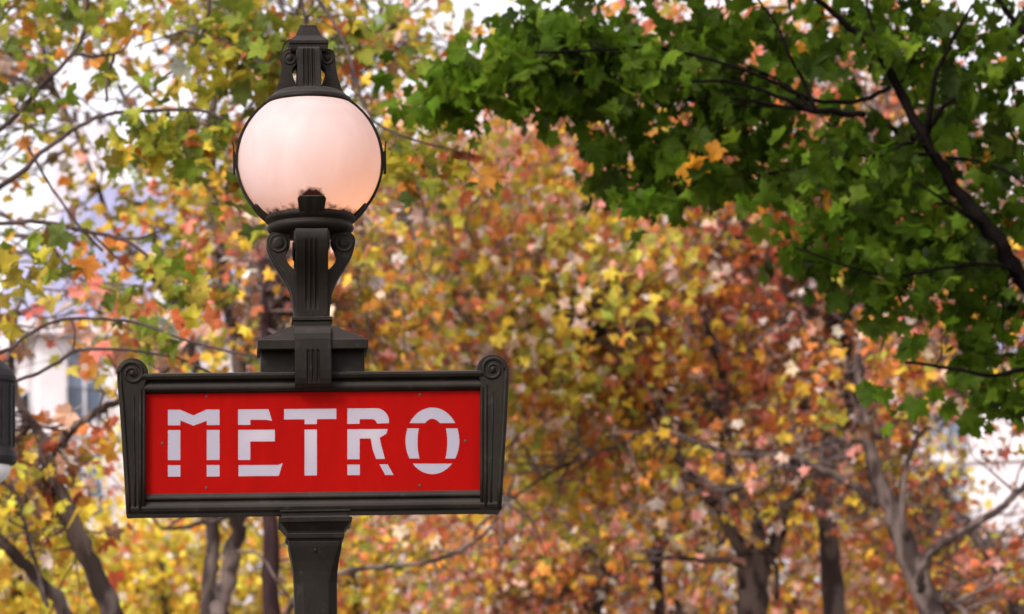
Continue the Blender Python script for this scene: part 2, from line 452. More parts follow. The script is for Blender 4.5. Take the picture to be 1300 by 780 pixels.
letters.append([  # R
    [(440.8,518.6),(479,518.2)] + arc(477,535,17,16.8,80,-8,7) + [(478.6,538)] + arc(472,538,6.4,5.6,0,88,4) + [(456.6,532.4),(456.6,538.3),(440.8,538.4)],
    [(440.8,545),(492.4,544.7),(490.5,551),(482,556),(484.5,567),(488.8,582.8),(477.4,582.9),(473,571),(470.6,557),(456.6,557),(456.6,583.2),(440.8,583.3)],
    [(440.8,589.8),(456.8,589.8),(456.8,603.5),(440.8,603.5)],
    [(481.6,589.5),(492,589.4),(499.8,603.2),(489,603.4)]])
ocx, ocy, orx, ory = 548.9, 559.8, 34.3, 42.4
irx, iry, icy = 18.8, 29.5, 561.5
def oxy(y, rx, ry, cy, s):
    return ocx + s*rx*math.sqrt(max(0, 1-((y-cy)/ry)**2))
def band(y0, y1, rx, ry, cy, s, n=8):
    return [(oxy(y0+(y1-y0)*k/n, rx, ry, cy, s), y0+(y1-y0)*k/n) for k in range(n+1)]
G = [537.4, 543.8, 582.4, 588.6]
def angy(y, ry, cy): return math.degrees(math.asin(max(-1, min(1, (cy-y)/ry))))
a_o = angy(G[0], ory, ocy); a_i = angy(G[0], iry, icy)
letters.append([  # O
    arc(ocx, ocy, orx, ory, a_o, 180-a_o, 18) + arc(ocx, icy, irx*0.86, iry, 180-a_i, a_i, 12),
    band(G[1], G[2], orx, ory, ocy, -1) + band(G[1], G[2], irx, 42, icy, -1)[::-1],
    band(G[1], G[2], orx, ory, ocy, 1) + band(G[1], G[2], irx, 42, icy, 1)[::-1],
    arc(ocx, ocy, orx, ory, angy(G[3], ory, ocy), -180-angy(G[3], ory, ocy), 16)])
PF = -h(18)
def inside(pt, poly):
    x, y = pt; c = False; n = len(poly)
    for i in range(n):
        x1, y1 = poly[i]; x2, y2 = poly[(i+1) % n]
        if (y1 > y) != (y2 > y) and x < (x2-x1)*(y-y1)/(y2-y1)+x1: c = not c
    return c
polys = [[[L(x, y, PF) for x, y in pc] for pc in lt] for lt in letters]
allp = [pc for lt in polys for pc in lt]
rect = [(xL-h(1), Z(625, PF)-h(1.5)), (xR+h(1), Z(625, PF)-h(1.5)), (xR+h(1), Z(497, PF)+h(1)), (xL-h(1), Z(497, PF)+h(1))]
verts, edges = [], []
for lp in [rect] + allp:
    n0 = len(verts); verts += [Vector(p) for p in lp]
    edges += [(n0+i, n0+(i+1) % len(lp)) for i in range(len(lp))]
ov, _, of, *_ = delaunay_2d_cdt(verts, edges, [], 1, 1e-6)
def cen(f): return (sum(ov[i].x for i in f)/3, sum(ov[i].y for i in f)/3)
pan = [f for f in of if not any(inside(cen(f), pc) for pc in allp)]
def solid2d(fs, y0, y1):
    used = sorted({i for f in fs for i in f}); ix = {v: k for k, v in enumerate(used)}; n = len(used)
    vs = [(ov[i].x, y0, ov[i].y) for i in used] + [(ov[i].x, y1, ov[i].y) for i in used]
    F = [tuple(ix[i] for i in f) for f in fs]
    cnt = {}
    for f in F:
        for a, b in zip(f, f[1:]+f[:1]): cnt[(a, b)] = cnt.get((a, b), 0)+1
    G_ = list(F) + [tuple(i+n for i in f[::-1]) for f in F]
    for (a, b) in cnt:
        if (b, a) not in cnt: G_.append((b, a, a+n, b+n))
    return MB().add(vs, G_)
pn = solid2d(pan, PF, PF+0.002).build('sign_panel', M_RED, lamp)
lets = []
for lt in polys:
    fs = [f for f in of if any(inside(cen(f), pc) for pc in lt)]
    lets.append(solid2d(fs, PF+0.0006, PF+0.004).build('letter', M_LETTER, lamp))
# the same enamel panel and letters on the far face
for o in [pn] + lets:
    c = o.copy(); C.objects.link(c); c.parent = lamp; c.rotation_euler.z = math.pi
    c.location.x = xL + xR
scr = MB().lathe([(h(1.9),0),(h(1.7),h(.8)),(h(.3),h(1))], 10)
sc0 = None
for px, py in ((262,503.5),(262,619.5),(206,563),(533,501.5),(533,616.5),(590.5,560)):
    x, z = L(px, py, PF)
    if sc0 is None: sc0 = s_ = scr.build('screw', M_SCREW, lamp)
    else: s_ = sc0.copy(); C.objects.link(s_); s_.parent = lamp
    s_.location = (x, PF+0.0002, z); s_.rotation_euler = (R(90), 0, 0)
# weak warm lamps inside the sign box
for px in (330, 400, 470):
    x, z = L(px, 556, 0)
    pl = bpy.data.lights.new('sign_bulb', 'POINT'); pl.energy = 0.33; pl.color = (1.0, 0.80, 0.64); pl.shadow_soft_size = 0.1
    po = bpy.data.objects.new('sign_bulb', pl); C.objects.link(po); po.parent = lamp; po.location = (x, 0.0, z)

# box above the sign ----------------------------------------
bw, bd = 69.5, 40
f_ = -h(bd)
MB().frustum([(h(65.5),h(19),Z(478)),(h(65.5),h(19),Z(443.5,f_)+h(2))]).build('neck_box', M_IRON, lamp, bevel=0.003)
MB().frustum([(h(bw),h(bd),Z(443,f_)),(h(bw),h(bd),Z(431.5,f_)),(h(bw-2),h(bd-2),Z(430,f_)),(h(24),h(22),Z(430,f_)+h(20)),(h(23),h(21),Z(430,f_)+h(21.5))]).build('neck_slab', M_IRON, lamp, bevel=0.002)

def bracket(prof, hw, name, rot, mat_=M_IRON, gw=1.7, gd=2.4, grooves=(-6.2, 0, 6.2), r0=None, r1=None, taper=None):
    """prof rows: (z, outer, inner, groove 0..1); px units for outer/inner; cross-section lofted up the profile"""
    secs = []
    for i, (z, ro, ri, g) in enumerate(prof):
        w = hw if taper is None else hw * taper[i]
        k = w/hw
        pts = [(-w, ri), (w, ri), (w, ro-1.2), (w-1.2, ro)]
        for gx in sorted(grooves, reverse=True):
            pts += [((gx+gw+.6)*k, ro), ((gx+gw*.5)*k, ro-gd*g), ((gx-gw*.5)*k, ro-gd*g), ((gx-gw-.6)*k, ro)]
        pts += [(-w+1.2, ro), (-w, ro-1.2)]
        # local x = across, local -y = outwards
        secs.append([(h(a), -h(b), z) for a, b in pts])
    mb = MB(); mb.loft(secs)
    return mb.build(name, mat_, lamp, rz=rot, bevel=0.0)
def interp_rows(rows, n=3):
    out = smooth_path(rows, n)
    return [tuple(r) for r in out]
# bracket over the sign's top edge, front and back
rows = [(Z(492.5,-h(34)),32,24,0),(Z(491,-h(38)),37,24,0),(Z(487,-h(42)),42,24,0),(Z(480,-h(44)),44,24,.7),(Z(470,-h(45)),45,22,1),(Z(455,-h(45)),45,18,1),(Z(447,-h(45)),45,18,.9),(Z(443,-h(45)),45,16,0),(Z(430,-h(44)),44,14,0),(Z(423,-h(41)),41,12,0),(Z(419,-h(36)),36,8,0),(Z(416,-h(30)),30,4,0)]
for rot in (0, math.pi):
    bracket(rows, 23, 'front_bracket', rot, gw=1.6)
# neck
MB().frustum([(h(23),h(23),Z(424)),(h(23),h(23),Z(412)),(h(23),h(23),Z(411.5)),(h(25.5),h(25.5),Z(410.5)),(h(25.5),h(25.5),Z(406.5)),(h(22),h(22),Z(405.5)),(h(17),h(17),Z(350)),(h(14),h(14),Z(340)),(h(14),h(14),Z(296))]).build('neck', M_IRON, lamp, bevel=0.0015)
nrows = [(Z(405.5),22.5,4,0),(Z(398),22.8,4,0),(Z(392),23.3,4,.4),(Z(380),25,6,1),(Z(368),28,8,1),(Z(356),33.5,12,1),(Z(349),37.5,18,1),(Z(342),42,26,1),(Z(334),47,31,1),(Z(325),52,32,1),(Z(318),54.5,30,.8),(Z(312),56,27,0),(Z(306),55.5,26,0),(Z(301),52.5,27,0),(Z(298),47,31,0)]
nrows = interp_rows(nrows, 3)
for k in range(4):
    o = bracket(nrows, 20.5, 'console_bracket', k*math.pi/2, gw=1.7)
    # volute discs on the flanks of each console
    for s in (-1, 1):
        v = MB().lathe([(h(12.5),0),(h(12.5),h(.8)),(h(11),h(2)),(h(9.5),h(1)),(h(7),h(1)),(h(6),h(2.2)),(h(3.5),h(2.4)),(h(.4),h(2.6))], 28).build('volute', M_IRON, o, smooth=True)
        v.location = (s*h(20.3), -h(41.5), Z(312)); v.rotation_euler = (0, s*R(90), 0)
# collar under the globe
MB().lathe([(h(16),Z(301)),(h(40),Z(300)),(h(50),Z(297)),(h(54),Z(294)),(h(55.5),Z(290.5)),(h(54),Z(287)),(h(51.5),Z(285.5)),(h(52.5),Z(283.5)),(h(57),Z(282)),(h(58.5),Z(279)),(h(58),Z(276)),(h(55),Z(274)),(h(30),Z(273))], 72).build('globe_collar', M_IRON, lamp, smooth=True)
# globe
RG = h(91.0); GZ = Z(204.5)
n1, n2 = 64, 40
prof = [(RG*math.sin(math.pi*k/n2)+1e-4, GZ - RG*math.cos(math.pi*k/n2)) for k in range(n2+1)]
gl = MB().lathe(prof, n1).build('globe', M_GLOBE, lamp, smooth=True)
# lamp fitting inside the globe and its warm light
MB().lathe([(h(12),Z(276)),(h(12),Z(262)),(h(7),Z(258)),(h(7),Z(250))], 20).build('bulb_socket', M_IRON, lamp)
pl = bpy.data.lights.new('globe_bulb', 'POINT'); pl.energy = 0.8; pl.color = (1.0, 0.46, 0.2); pl.shadow_soft_size = 0.05
po = bpy.data.objects.new('globe_bulb', pl); C.objects.link(po); po.parent = lamp; po.location = (h(18), -h(6), Z(238))
# hoop round the globe
def sph(lat, lon, r):   # lon 0 = towards the camera (-y), 90 = +x
    return (r*math.cos(lat)*math.sin(lon), -r*math.cos(lat)*math.cos(lon), GZ + r*math.sin(lat))
for s in (-1, 1):
    secs = []
    for k in range(41):
        la = R(-50 + 108*k/40)
        c_, s2 = math.cos(la), math.sin(la)
        r0, r1, d = RG+h(.6), RG+h(3.6), h(6)
        secs.append([(s*r0*c_, -d, GZ+r0*s2), (s*r1*c_, -d, GZ+r1*s2), (s*r1*c_, d, GZ+r1*s2), (s*r0*c_, d, GZ+r0*s2)])
    MB().loft(secs).build('globe_hoop', M_IRON, lamp, smooth=False)
    lug = MB().box(s*(RG+h(3.4)) if s > 0 else -(RG+h(6.8)), (RG+h(6.8)) if s > 0 else -(RG+h(3.4)), -h(6), h(6), Z(221), Z(193)).build('hinge_lug', M_IRON, lamp, bevel=0.002)
    MB().tube([(s*(RG+h(5.6)), -h(4), Z(194)), (s*(RG+h(6)), -h(4), Z(186)), (s*(RG+h(7)), -h(4), Z(181))], h(.9), 6).build('hinge_pin', M_IRON, lamp)
# claws hugging the globe
for k in range(4):
    secs = []
    for i in range(10):
        t = i/9
        la = R(-56 + 17*t)
        hwid = R(15.5 - (2.2 if i == 9 else 0) - (1.0*t))
        th = 5.5 - 2.5*t
        ring = [sph(la, -hwid + 2*hwid*j/6, RG+h(.4)) for j in range(7)] + [sph(la, hwid - 2*hwid*j/6, RG+h(th + (1.2 if j in (2, 4) else 0))) for j in range(7)]
        secs.append(ring)
    MB().loft(secs).build('globe_claw', M_IRON, lamp, rz=k*math.pi/2)
# crown cap of the globe
MB().lathe([(h(30),Z(116)),(h(40),Z(117)),(h(46),Z(120)),(h(49),Z(123)),(h(51),Z(124.5)),(h(54),Z(126.5)),(h(55.5),Z(130)),(h(55),Z(133)),(h(52),Z(133.5)),(h(46),Z(131))], 72).build('cap_ring', M_IRON, lamp, smooth=True)
crows = [(Z(123),47,17,0),(Z(121),45,16,0),(Z(119),43,15,.3),(Z(112),40.5,16,1),(Z(104),38,19,1),(Z(97),36.3,21,1),(Z(91),35.2,21,1),(Z(86),34.5,17,1),(Z(80),34.2,14,1),(Z(74),33.8,13,1),(Z(70),33,13,.6),(Z(67.5),31.5,14,0),(Z(65.5),28,16,0)]
crows = interp_rows(crows, 2)
tp = [1.0 + .10*(1 - i/(len(crows)-1)) for i in range(len(crows))]
for k in range(4):
    o = bracket(crows, 14.2, 'cap_bracket', k*math.pi/2, gw=1.5, gd=2.6, grooves=(-5.2, 0, 5.2), taper=tp)
    for s in (-1, 1):
        v = MB().lathe([(h(9),0),(h(9),h(.8)),(h(7.8),h(1.8)),(h(6),h(.8)),(h(4.2),h(.8)),(h(3.2),h(2)),(h(.4),h(2.4))], 24).build('volute', M_IRON, o, smooth=True)
        v.location = (s*h(14.4), -h(24), Z(77)); v.rotation_euler = (0, s*R(90), 0)
MB().frustum([(h(11),h(11),Z(128)),(h(11),h(11),Z(66)),]).build('cap_core', M_IRON, lamp)
fo = -h(20)
MB().frustum([(h(22.5),h(22.5),Z(66,fo)),(h(24),h(24),Z(63,fo)),(h(24),h(24),Z(57.5,fo)),(h(25.5),h(25.5),Z(56,fo)),(h(25.5),h(25.5),Z(52.5,fo)),(h(24.5),h(24.5),Z(51.5,fo)),(h(16.5),h(16.5),Z(51.5,fo)+h(7)),(h(16),h(16),Z(51.5,fo)+h(8)),(h(11.5),h(11.5),Z(51.5,fo)+h(19)),(h(11),h(11),Z(51.5,fo)+h(22)),(h(9),h(9),Z(51.5,fo)+h(23))]).build('finial', M_IRON, lamp, bevel=0.0015)
MB().tube([(a, -h(8), b) for a, b in (L(368,50,-h(8)),L(361,56,-h(8)),L(357.5,65,-h(8)),L(356.5,75,-h(8)),L(358,84,-h(8)))], h(0.9), 6).build('cable', M_IRON, lamp)

# ------------------------------------------------------------------ dark lantern at the left edge
ly = 17.0
Us = ly / FPX * 1.01
A = W(-17, 540, ly)
ln = empty('street_lantern', (A.x, ly, 0))
tag(ln, 'dark metal street lantern with a pale glass dome below, cut off by the left edge', 'street lantern')
g = lambda py: W(-17, py, ly).z
q = lambda px: px*Us
MB().lathe([(q(4),g(430)),(q(8),g(440)),(q(10),g(452)),(q(24),g(462)),(q(34),g(472)),(q(37.5),g(480)),(q(37),g(486)),(q(34.5),g(488)),(q(34),g(570)),(q(37),g(574)),(q(38.5),g(582)),(q(37),g(589)),(q(30),g(592))], 40).build('housing', M_IRON2, ln, smooth=False, bevel=0.004)
MB().lathe([(q(30),g(590)),(q(31),g(596)),(q(27),g(606)),(q(18),g(613)),(q(2),g(616))], 32).build('glass_dome', M_WHITE, ln, smooth=True)
for k in range(16):
    a = 2*math.pi*k/16
    x, y = math.cos(a)*q(34.6), math.sin(a)*q(34.6)
    o = MB().box(-q(1.4), q(1.4), -q(1.6), q(1.6), g(568), g(490)).build('rib', M_IRON2, ln)
    o.location = (x, y, 0); o.rotation_euler.z = a+R(90)
MB().tube([(0,0,g(432)),(0,0,g(400)),(-q(40),0,g(375)),(-q(110),0,g(380)),(-q(160),0,g(430))], q(6), 10).build('arm', M_IRON2, ln, smooth=True)
MB().lathe([(q(30),0),(q(30),.3),(q(16),.4),(q(14),1.2),(q(11),1.3),(q(9),g(420)),(q(2),g(370))], 20, (-q(160),0)).build('pole', M_IRON2, ln, smooth=True)

# ------------------------------------------------------------------ buildings
def rowed(name, mb, mt, parent, mesh=None):
    return mb.build(name, mt, parent)
def facade(root, x0, x1, z0, z1, y, nx, nz, ww, wh, mat_wall, depth=0.35):
    """a wall with real window openings; windows are parts (> frame, pane)"""
    xs = [x0]; zs = [z0]
    px_ = (x1-x0)/nx; pz = (z1-z0)/nz
    for i in range(nx): c = x0+px_*(i+.5); xs += [c-ww/2, c+ww/2]
    for j in range(nz): c = z0+pz*(j+.48); zs += [c-wh/2, c+wh/2]
    xs.append(x1); zs.append(z1)
    mb = MB()
    for i in range(len(xs)-1):
        for j in range(len(zs)-1):
            if i % 2 == 1 and j % 2 == 1:
                a, b, c_, d = xs[i], xs[i+1], zs[j], zs[j+1]
                mb.add([(a,y,c_),(b,y,c_),(b,y,d),(a,y,d),(a,y+depth,c_),(b,y+depth,c_),(b,y+depth,d),(a,y+depth,d)],
                       [(0,1,5,4),(1,2,6,5),(2,3,7,6),(3,0,4,7)])
                continue
            mb.add([(xs[i],y,zs[j]),(xs[i+1],y,zs[j]),(xs[i+1],y,zs[j+1]),(xs[i],y,zs[j+1])], [(0,1,2,3)])
    for j in range(nz):   # string courses
        zc = z0+pz*j
        mb.box(x0-.02, x1+.02, y-.14, y-.002, zc-.12, zc+.10)
    return mb, xs, zs
def build_facade(root, rot_child, x0, x1, z0, z1, nx, nz, ww, wh):
    mb, xs, zs = facade(root, x0, x1, z0, z1, 0, nx, nz, ww, wh, M_STONE)
    w = mb.build('wall', M_STONE, rot_child)
    fr = None
    for i in range(1, len(xs)-1, 2):
        for j in range(1, len(zs)-1, 2):
            cx, cz = (xs[i]+xs[i+1])/2, (zs[j]+zs[j+1])/2
            if fr is None:
                f = MB(); a, b = ww/2, wh/2
                f.box(-a,a,.2,.26,-b,-b+.08); f.box(-a,a,.2,.26,b-.08,b); f.box(-a,-a+.08,.2,.26,-b+.08,b-.08); f.box(a-.08,a,.2,.26,-b+.08,b-.08)
                f.box(-.04,.04,.2,.26,-b+.08,b-.08); f.box(-a+.08,-.04,.21,.25,b*.45-.03,b*.45+.03); f.box(.04,a-.08,.21,.25,b*.45-.03,b*.45+.03)
                fr = f.build('window', M_FRAME_W, rot_child)
                pane = MB().add([(-a,.3,-b),(a,.3,-b),(a,.3,b),(-a,.3,b)], [(0,1,2,3)]).build('pane', M_GLASS, fr)
                rl = MB(); 
                for q_ in range(9): rl.box(-a+q_*ww/8-.015, -a+q_*ww/8+.015, -.2, -.17, -b, -b+.9)
                rl.box(-a-.05, a+.05, -.21, -.16, -b+.9, -b+.94)
                rail_ = rl.build('railing', M_IRON2, fr)
                o = fr
            else:
                o = fr.copy(); C.objects.link(o)
                for ch in (pane, rail_):
                    c = ch.copy(); C.objects.link(c); c.parent = o
            o.parent = rot_child
            o.location = (cx, 0, cz)
# left building: nearest corner at px 85
bl = W(50, 425, 118)
b1 = empty('apartment_building', (bl.x, 118, 0), R(18))
tag(b1, 'pale stone apartment building with grey blue zinc mansard roof, behind the trees at left', 'building')
eave = bl.z
def box_building(root, wx, dy, eave, roof_h, nx, nz, name_dorm=True):
    build_facade(root, root, 0, wx, 0, eave, nx, nz, 1.15, 2.1)
    # left flank is the same facade turned by a right angle: wall part with its own windows
    n0 = len(root.children)
    fl = root
    mb, xs, zs = facade(root, 0, dy, 0, eave, 0, max(3, int(dy/2.6)), nz, 1.15, 2.1, M_STONE)
    w = mb.build('wall', M_STONE, root); w.rotation_euler.z = R(-90); w.location = (0, dy, 0)
    win = [c for c in root.children if c.name.startswith('window')][0]
    sub = list(win.children)
    for i in range(1, len(xs)-1, 2):
        for j in range(1, len(zs)-1, 2):
            o = win.copy(); C.objects.link(o); o.parent = root
            for ch in sub:
                c = ch.copy(); C.objects.link(c); c.parent = o
            o.rotation_euler.z = R(-90)
            o.location = (0, dy-(xs[i]+xs[i+1])/2, (zs[j]+zs[j+1])/2)
    MB().box(wx-.05, wx, .01, dy, 0, eave).box(.01, wx, dy-.05, dy, 0, eave).build('rear_wall', M_STONE, root)
    MB().box(-.45, wx+.45, -.45, dy+.45, eave-.02, eave+.4).build('cornice', M_STONE, root)
    s = roof_h*.32
    rf = MB().loft([[(-.1,-.1,eave+.4),(wx+.1,-.1,eave+.4),(wx+.1,dy+.1,eave+.4),(-.1,dy+.1,eave+.4)],
               [(s,s,eave+roof_h*.8),(wx-s,s,eave+roof_h*.8),(wx-s,dy-s,eave+roof_h*.8),(s,dy-s,eave+roof_h*.8)],
               [(s*3,s*3,eave+roof_h),(wx-s*3,s*3,eave+roof_h),(wx-s*3,dy-s*3,eave+roof_h),(s*3,dy-s*3,eave+roof_h)]]).build('roof', M_ZINC, root)
    # standing seams
    sm = MB()
    k = 0.6
    while k < wx-.4:
        xx = s*((k-wx/2)/(wx/2))*-1
        sm.tube([(k, -.12, eave+.4), (k+xx*.9, s-.02, eave+roof_h*.8)], .035, 4)
        k += .62
    sm.build('roof_seam', M_ZINC, rf)['kind'] = 'stuff'
    for k in range(nx):     # round-headed dormers
        cx = wx/nx*(k+.5)
        if cx < 1.4 or cx > wx-1.4: continue
        arcp = [(cx+.62*math.cos(R(a)), eave+1.9+.62*math.sin(R(a))) for a in range(0, 181, 20)]
        poly = [(cx-.62, eave+.42), (cx+.62, eave+.42)] + arcp
        dm = MB().prism_xz(poly, -.05, s*.9).build('dormer', M_WHITE, root)
        inn = [(cx+.42*math.cos(R(a)), eave+1.85+.42*math.sin(R(a))) for a in range(0, 181, 20)]
        MB().prism_xz([(cx-.42, eave+.7), (cx+.42, eave+.7)] + inn, -.07, -.052).build('pane', M_GLASS, dm)
    for k, (fx, fy) in enumerate(((.12,.5),(.5,.55),(.85,.5))):
        ch = MB().box(wx*fx-.9, wx*fx+.9, dy*fy-.4, dy*fy+.4, eave+roof_h*.7, eave+roof_h+1.6)
        ch = ch.build('chimney', M_STONE, root)
        for t in range(4):
            MB().lathe([(.13,eave+roof_h+1.6),(.10,eave+roof_h+2.1)], 10, (wx*fx-.6+t*.4, dy*fy)).build('chimney_pot', M_SCREW, ch)
box_building(b1, 22, 13, eave, 6.0, 8, 7)
br = W(1128, 392, 112)
b2 = empty('apartment_building', (br.x, 112, 0), R(-7))
tag(b2, 'white stone apartment building glimpsed behind the trees at the right edge', 'building')
box_building(b2, 26, 12, W(1200, 470, 112).z, 4.6, 9, 7)

# ------------------------------------------------------------------ leaves
def leaf_shape(detail, v):
    tips = [(-28,.70),(32,.92),(90,1.0),(148,.9),(208,.68)]
    notch = [(3,.50),(61,.58),(119,.56),(177,.50)]
    pts = [(-90,.10)]
    seq = [(-62,.34)]
    for i, (a, r) in enumerate(tips):
        if detail:
            seq += [(a-15,r*.80),(a-8,r*.76)] if i else [(a-10,r*.7)]
        seq.append((a, r))
        if detail:
            seq += [(a+8,r*.76),(a+15,r*.80)] if i < 4 else [(a+10,r*.7)]
        if i < 4: seq.append(notch[i])
    seq.append((242,.33))
    pts += seq
    rr = random.Random(v*31+5)
    out = []
    for a, r in pts:
        a += rr.uniform(-4, 4); r *= rr.uniform(.9, 1.1)
        out.append((r*math.cos(R(a)), r*math.sin(R(a))))
    P = [(0.0, 0.12)] + out
    ph = rr.uniform(0, 6)
    V = []
    for x, y in P:
        z = (-0.42, -0.12, -0.6, .25)[v]*abs(x) - (.35, -.3, .2, .5)[v]*(y-.1)**2 + .07*math.sin(5*x+ph) + .07*math.sin(6*y+ph)
        V.append((x*.5, (y+.05)*.5, z*.5))       # unit leaf ~1 across
    n = len(P)
    F = [(0, i, i+1 if i+1 < n else 1) for i in range(1, n)]
    return np.array(V), np.array(F, int)
SHAPES = {d: [leaf_shape(d, v) for v in range(4)] for d in (0, 1)}
LEAF_ME = {}
for d in (0, 1):
    for v in range(4):
        V, F = SHAPES[d][v]
        me = bpy.data.meshes.new('leaf')
        Vs = V.tolist(); Fs = [tuple(f) for f in F.tolist()]
        if d:   # leaf stalk
            n = len(Vs)
            Vs += [(-.008,.0,.01),(.008,.0,.01),(.02,-.38,-.05),(.005,-.38,-.05)]
            Fs.append((n, n+3, n+2, n+1))
        me.from_pydata(Vs, [], Fs); me.materials.append(M_LEAF_O); me.update()
        LEAF_ME[(d, v)] = me
        if d:
            m2 = me.copy(); m2.materials[0] = M_MAPLE_O; LEAF_ME[(2, v)] = m2

def rotmats(n, upbias=0.5):
    nrm = rng.normal(size=(n, 3)); nrm /= np.linalg.norm(nrm, axis=1)[:, None]
    nrm[:, 2] = np.abs(nrm[:, 2])*.75
    nrm[:, 2] += upbias; nrm /= np.linalg.norm(nrm, axis=1)[:, None]
    t = rng.normal(size=(n, 3)); t[:, 2] -= 0.7
    t -= (t*nrm).sum(1)[:, None]*nrm; t /= np.linalg.norm(t, axis=1)[:, None]
    b = np.cross(t, nrm)
    return np.stack([b, t, nrm], axis=2)      # columns: x,y,z

def vnoise(p, s, seed=0):
    q_ = p/s + seed*17.3
    i = np.floor(q_).astype(np.int64); f = q_-i; f = f*f*(3-2*f)
    def hsh(x, y, z):
        n = (x*374761393 + y*668265263 + z*2147483647 + seed*9176) & 0xffffffff
        n = ((n ^ (n >> 13))*1274126177) & 0xffffffff
        return ((n ^ (n >> 16)) & 0xffff)/65535.0
    r = 0
    for dx in (0, 1):
        for dy in (0, 1):
            for dz in (0, 1):
                w = (f[:,0] if dx else 1-f[:,0])*(f[:,1] if dy else 1-f[:,1])*(f[:,2] if dz else 1-f[:,2])
                r = r + w*hsh(i[:,0]+dx, i[:,1]+dy, i[:,2]+dz)
    return r

def leaves_mesh(name, P, Rm, S_, col, parent, detail=0):
    """one mesh of many leaf blades"""
    n = len(P); vsel = rng.integers(0, 4, n)
    Vall, Fall, Call, off = [], [], [], 0
    for v in range(4):
        V, F = SHAPES[detail][v]; ix = np.where(vsel == v)[0]
        if not len(ix): continue
        W_ = np.einsum('nij,kj->nki', Rm[ix], V)*S_[ix][:, None, None] + P[ix][:, None, :]
        Vall.append(W_.reshape(-1, 3))
        Fall.append((F[None] + (np.arange(len(ix))*len(V))[:, None, None] + off).reshape(-1, 3))
        Call.append(np.repeat(col[ix], len(V), axis=0))
        off += len(ix)*len(V)
    V = np.concatenate(Vall).astype(np.float32); F = np.concatenate(Fall).astype(np.int32); K = np.concatenate(Call)
    me = bpy.data.meshes.new(name)
    me.vertices.add(len(V)); me.vertices.foreach_set('co', V.ravel())
    me.loops.add(len(F)*3); me.loops.foreach_set('vertex_index', F.ravel())
    me.polygons.add(len(F)); me.polygons.foreach_set('loop_start', np.arange(0, len(F)*3, 3, dtype=np.int32))
    me.polygons.foreach_set('loop_total', np.full(len(F), 3, dtype=np.int32))
    at = me.attributes.new('leafcol', 'FLOAT_COLOR', 'POINT')
    at.data.foreach_set('color', np.concatenate([K, np.ones((len(K), 1))], axis=1).astype(np.float32).ravel())
    me.materials.append(M_LEAF_C); me.update(calc_edges=True)
    o = new_obj(name, me, parent)
    o['kind'] = 'stuff'
    return o

PAL = {
 'maple': [((.048,.085,.005),4),((.068,.12,.007),3),((.105,.17,.01),1.5),((.032,.052,.005),2),((.075,.10,.05),.12),((.50,.22,.02),.10)],
 'maple_bright': [((.10,.17,.010),3),((.075,.13,.008),2),((.15,.21,.02),1)],  # brighter, yellower green leaves, mostly at the crown's left tip
 'green_yellow': [((.15,.20,.015),3.4),((.25,.26,.02),3),((.38,.31,.02),2.2),((.48,.19,.02),.8),((.09,.13,.02),1.8),((.34,.36,.30),.7),((.44,.10,.03),.5),((.24,.19,.02),1.6)],
 'yellow': [((.66,.46,.03),4),((.55,.45,.05),3),((.62,.28,.03),1.6),((.36,.35,.04),1.2),((.62,.50,.36),.8),((.46,.09,.03),.5)],
 'amber': [((.56,.34,.02),3.0),((.50,.19,.02),2.2),((.34,.29,.03),2.4),((.36,.09,.03),1.3),((.50,.36,.26),1.5),((.55,.22,.17),1.3),((.20,.11,.06),1.0),((.56,.48,.44),.6)],
 'rust': [((.48,.15,.03),2.6),((.50,.27,.02),2.2),((.34,.08,.03),1.7),((.52,.29,.22),1.8),((.54,.44,.40),.8),((.30,.25,.03),1.5),((.56,.15,.11),1.2),((.20,.10,.06),1.2)],
 'olive': [((.36,.33,.03),3),((.50,.36,.03),2.6),((.22,.25,.03),1.5),((.50,.20,.03),1.6),((.54,.42,.34),1.0),((.34,.09,.03),.8)],
 'coral': [((.66,.12,.08),3),((.62,.24,.15),2),((.60,.42,.34),1),((.5,.2,.03),1)],
}
def pal_pick(name, n):
    p = PAL[name]; w = np.array([x[1] for x in p], float); w /= w.sum()
    return np.array([x[0] for x in p])[rng.choice(len(p), n, p=w)]

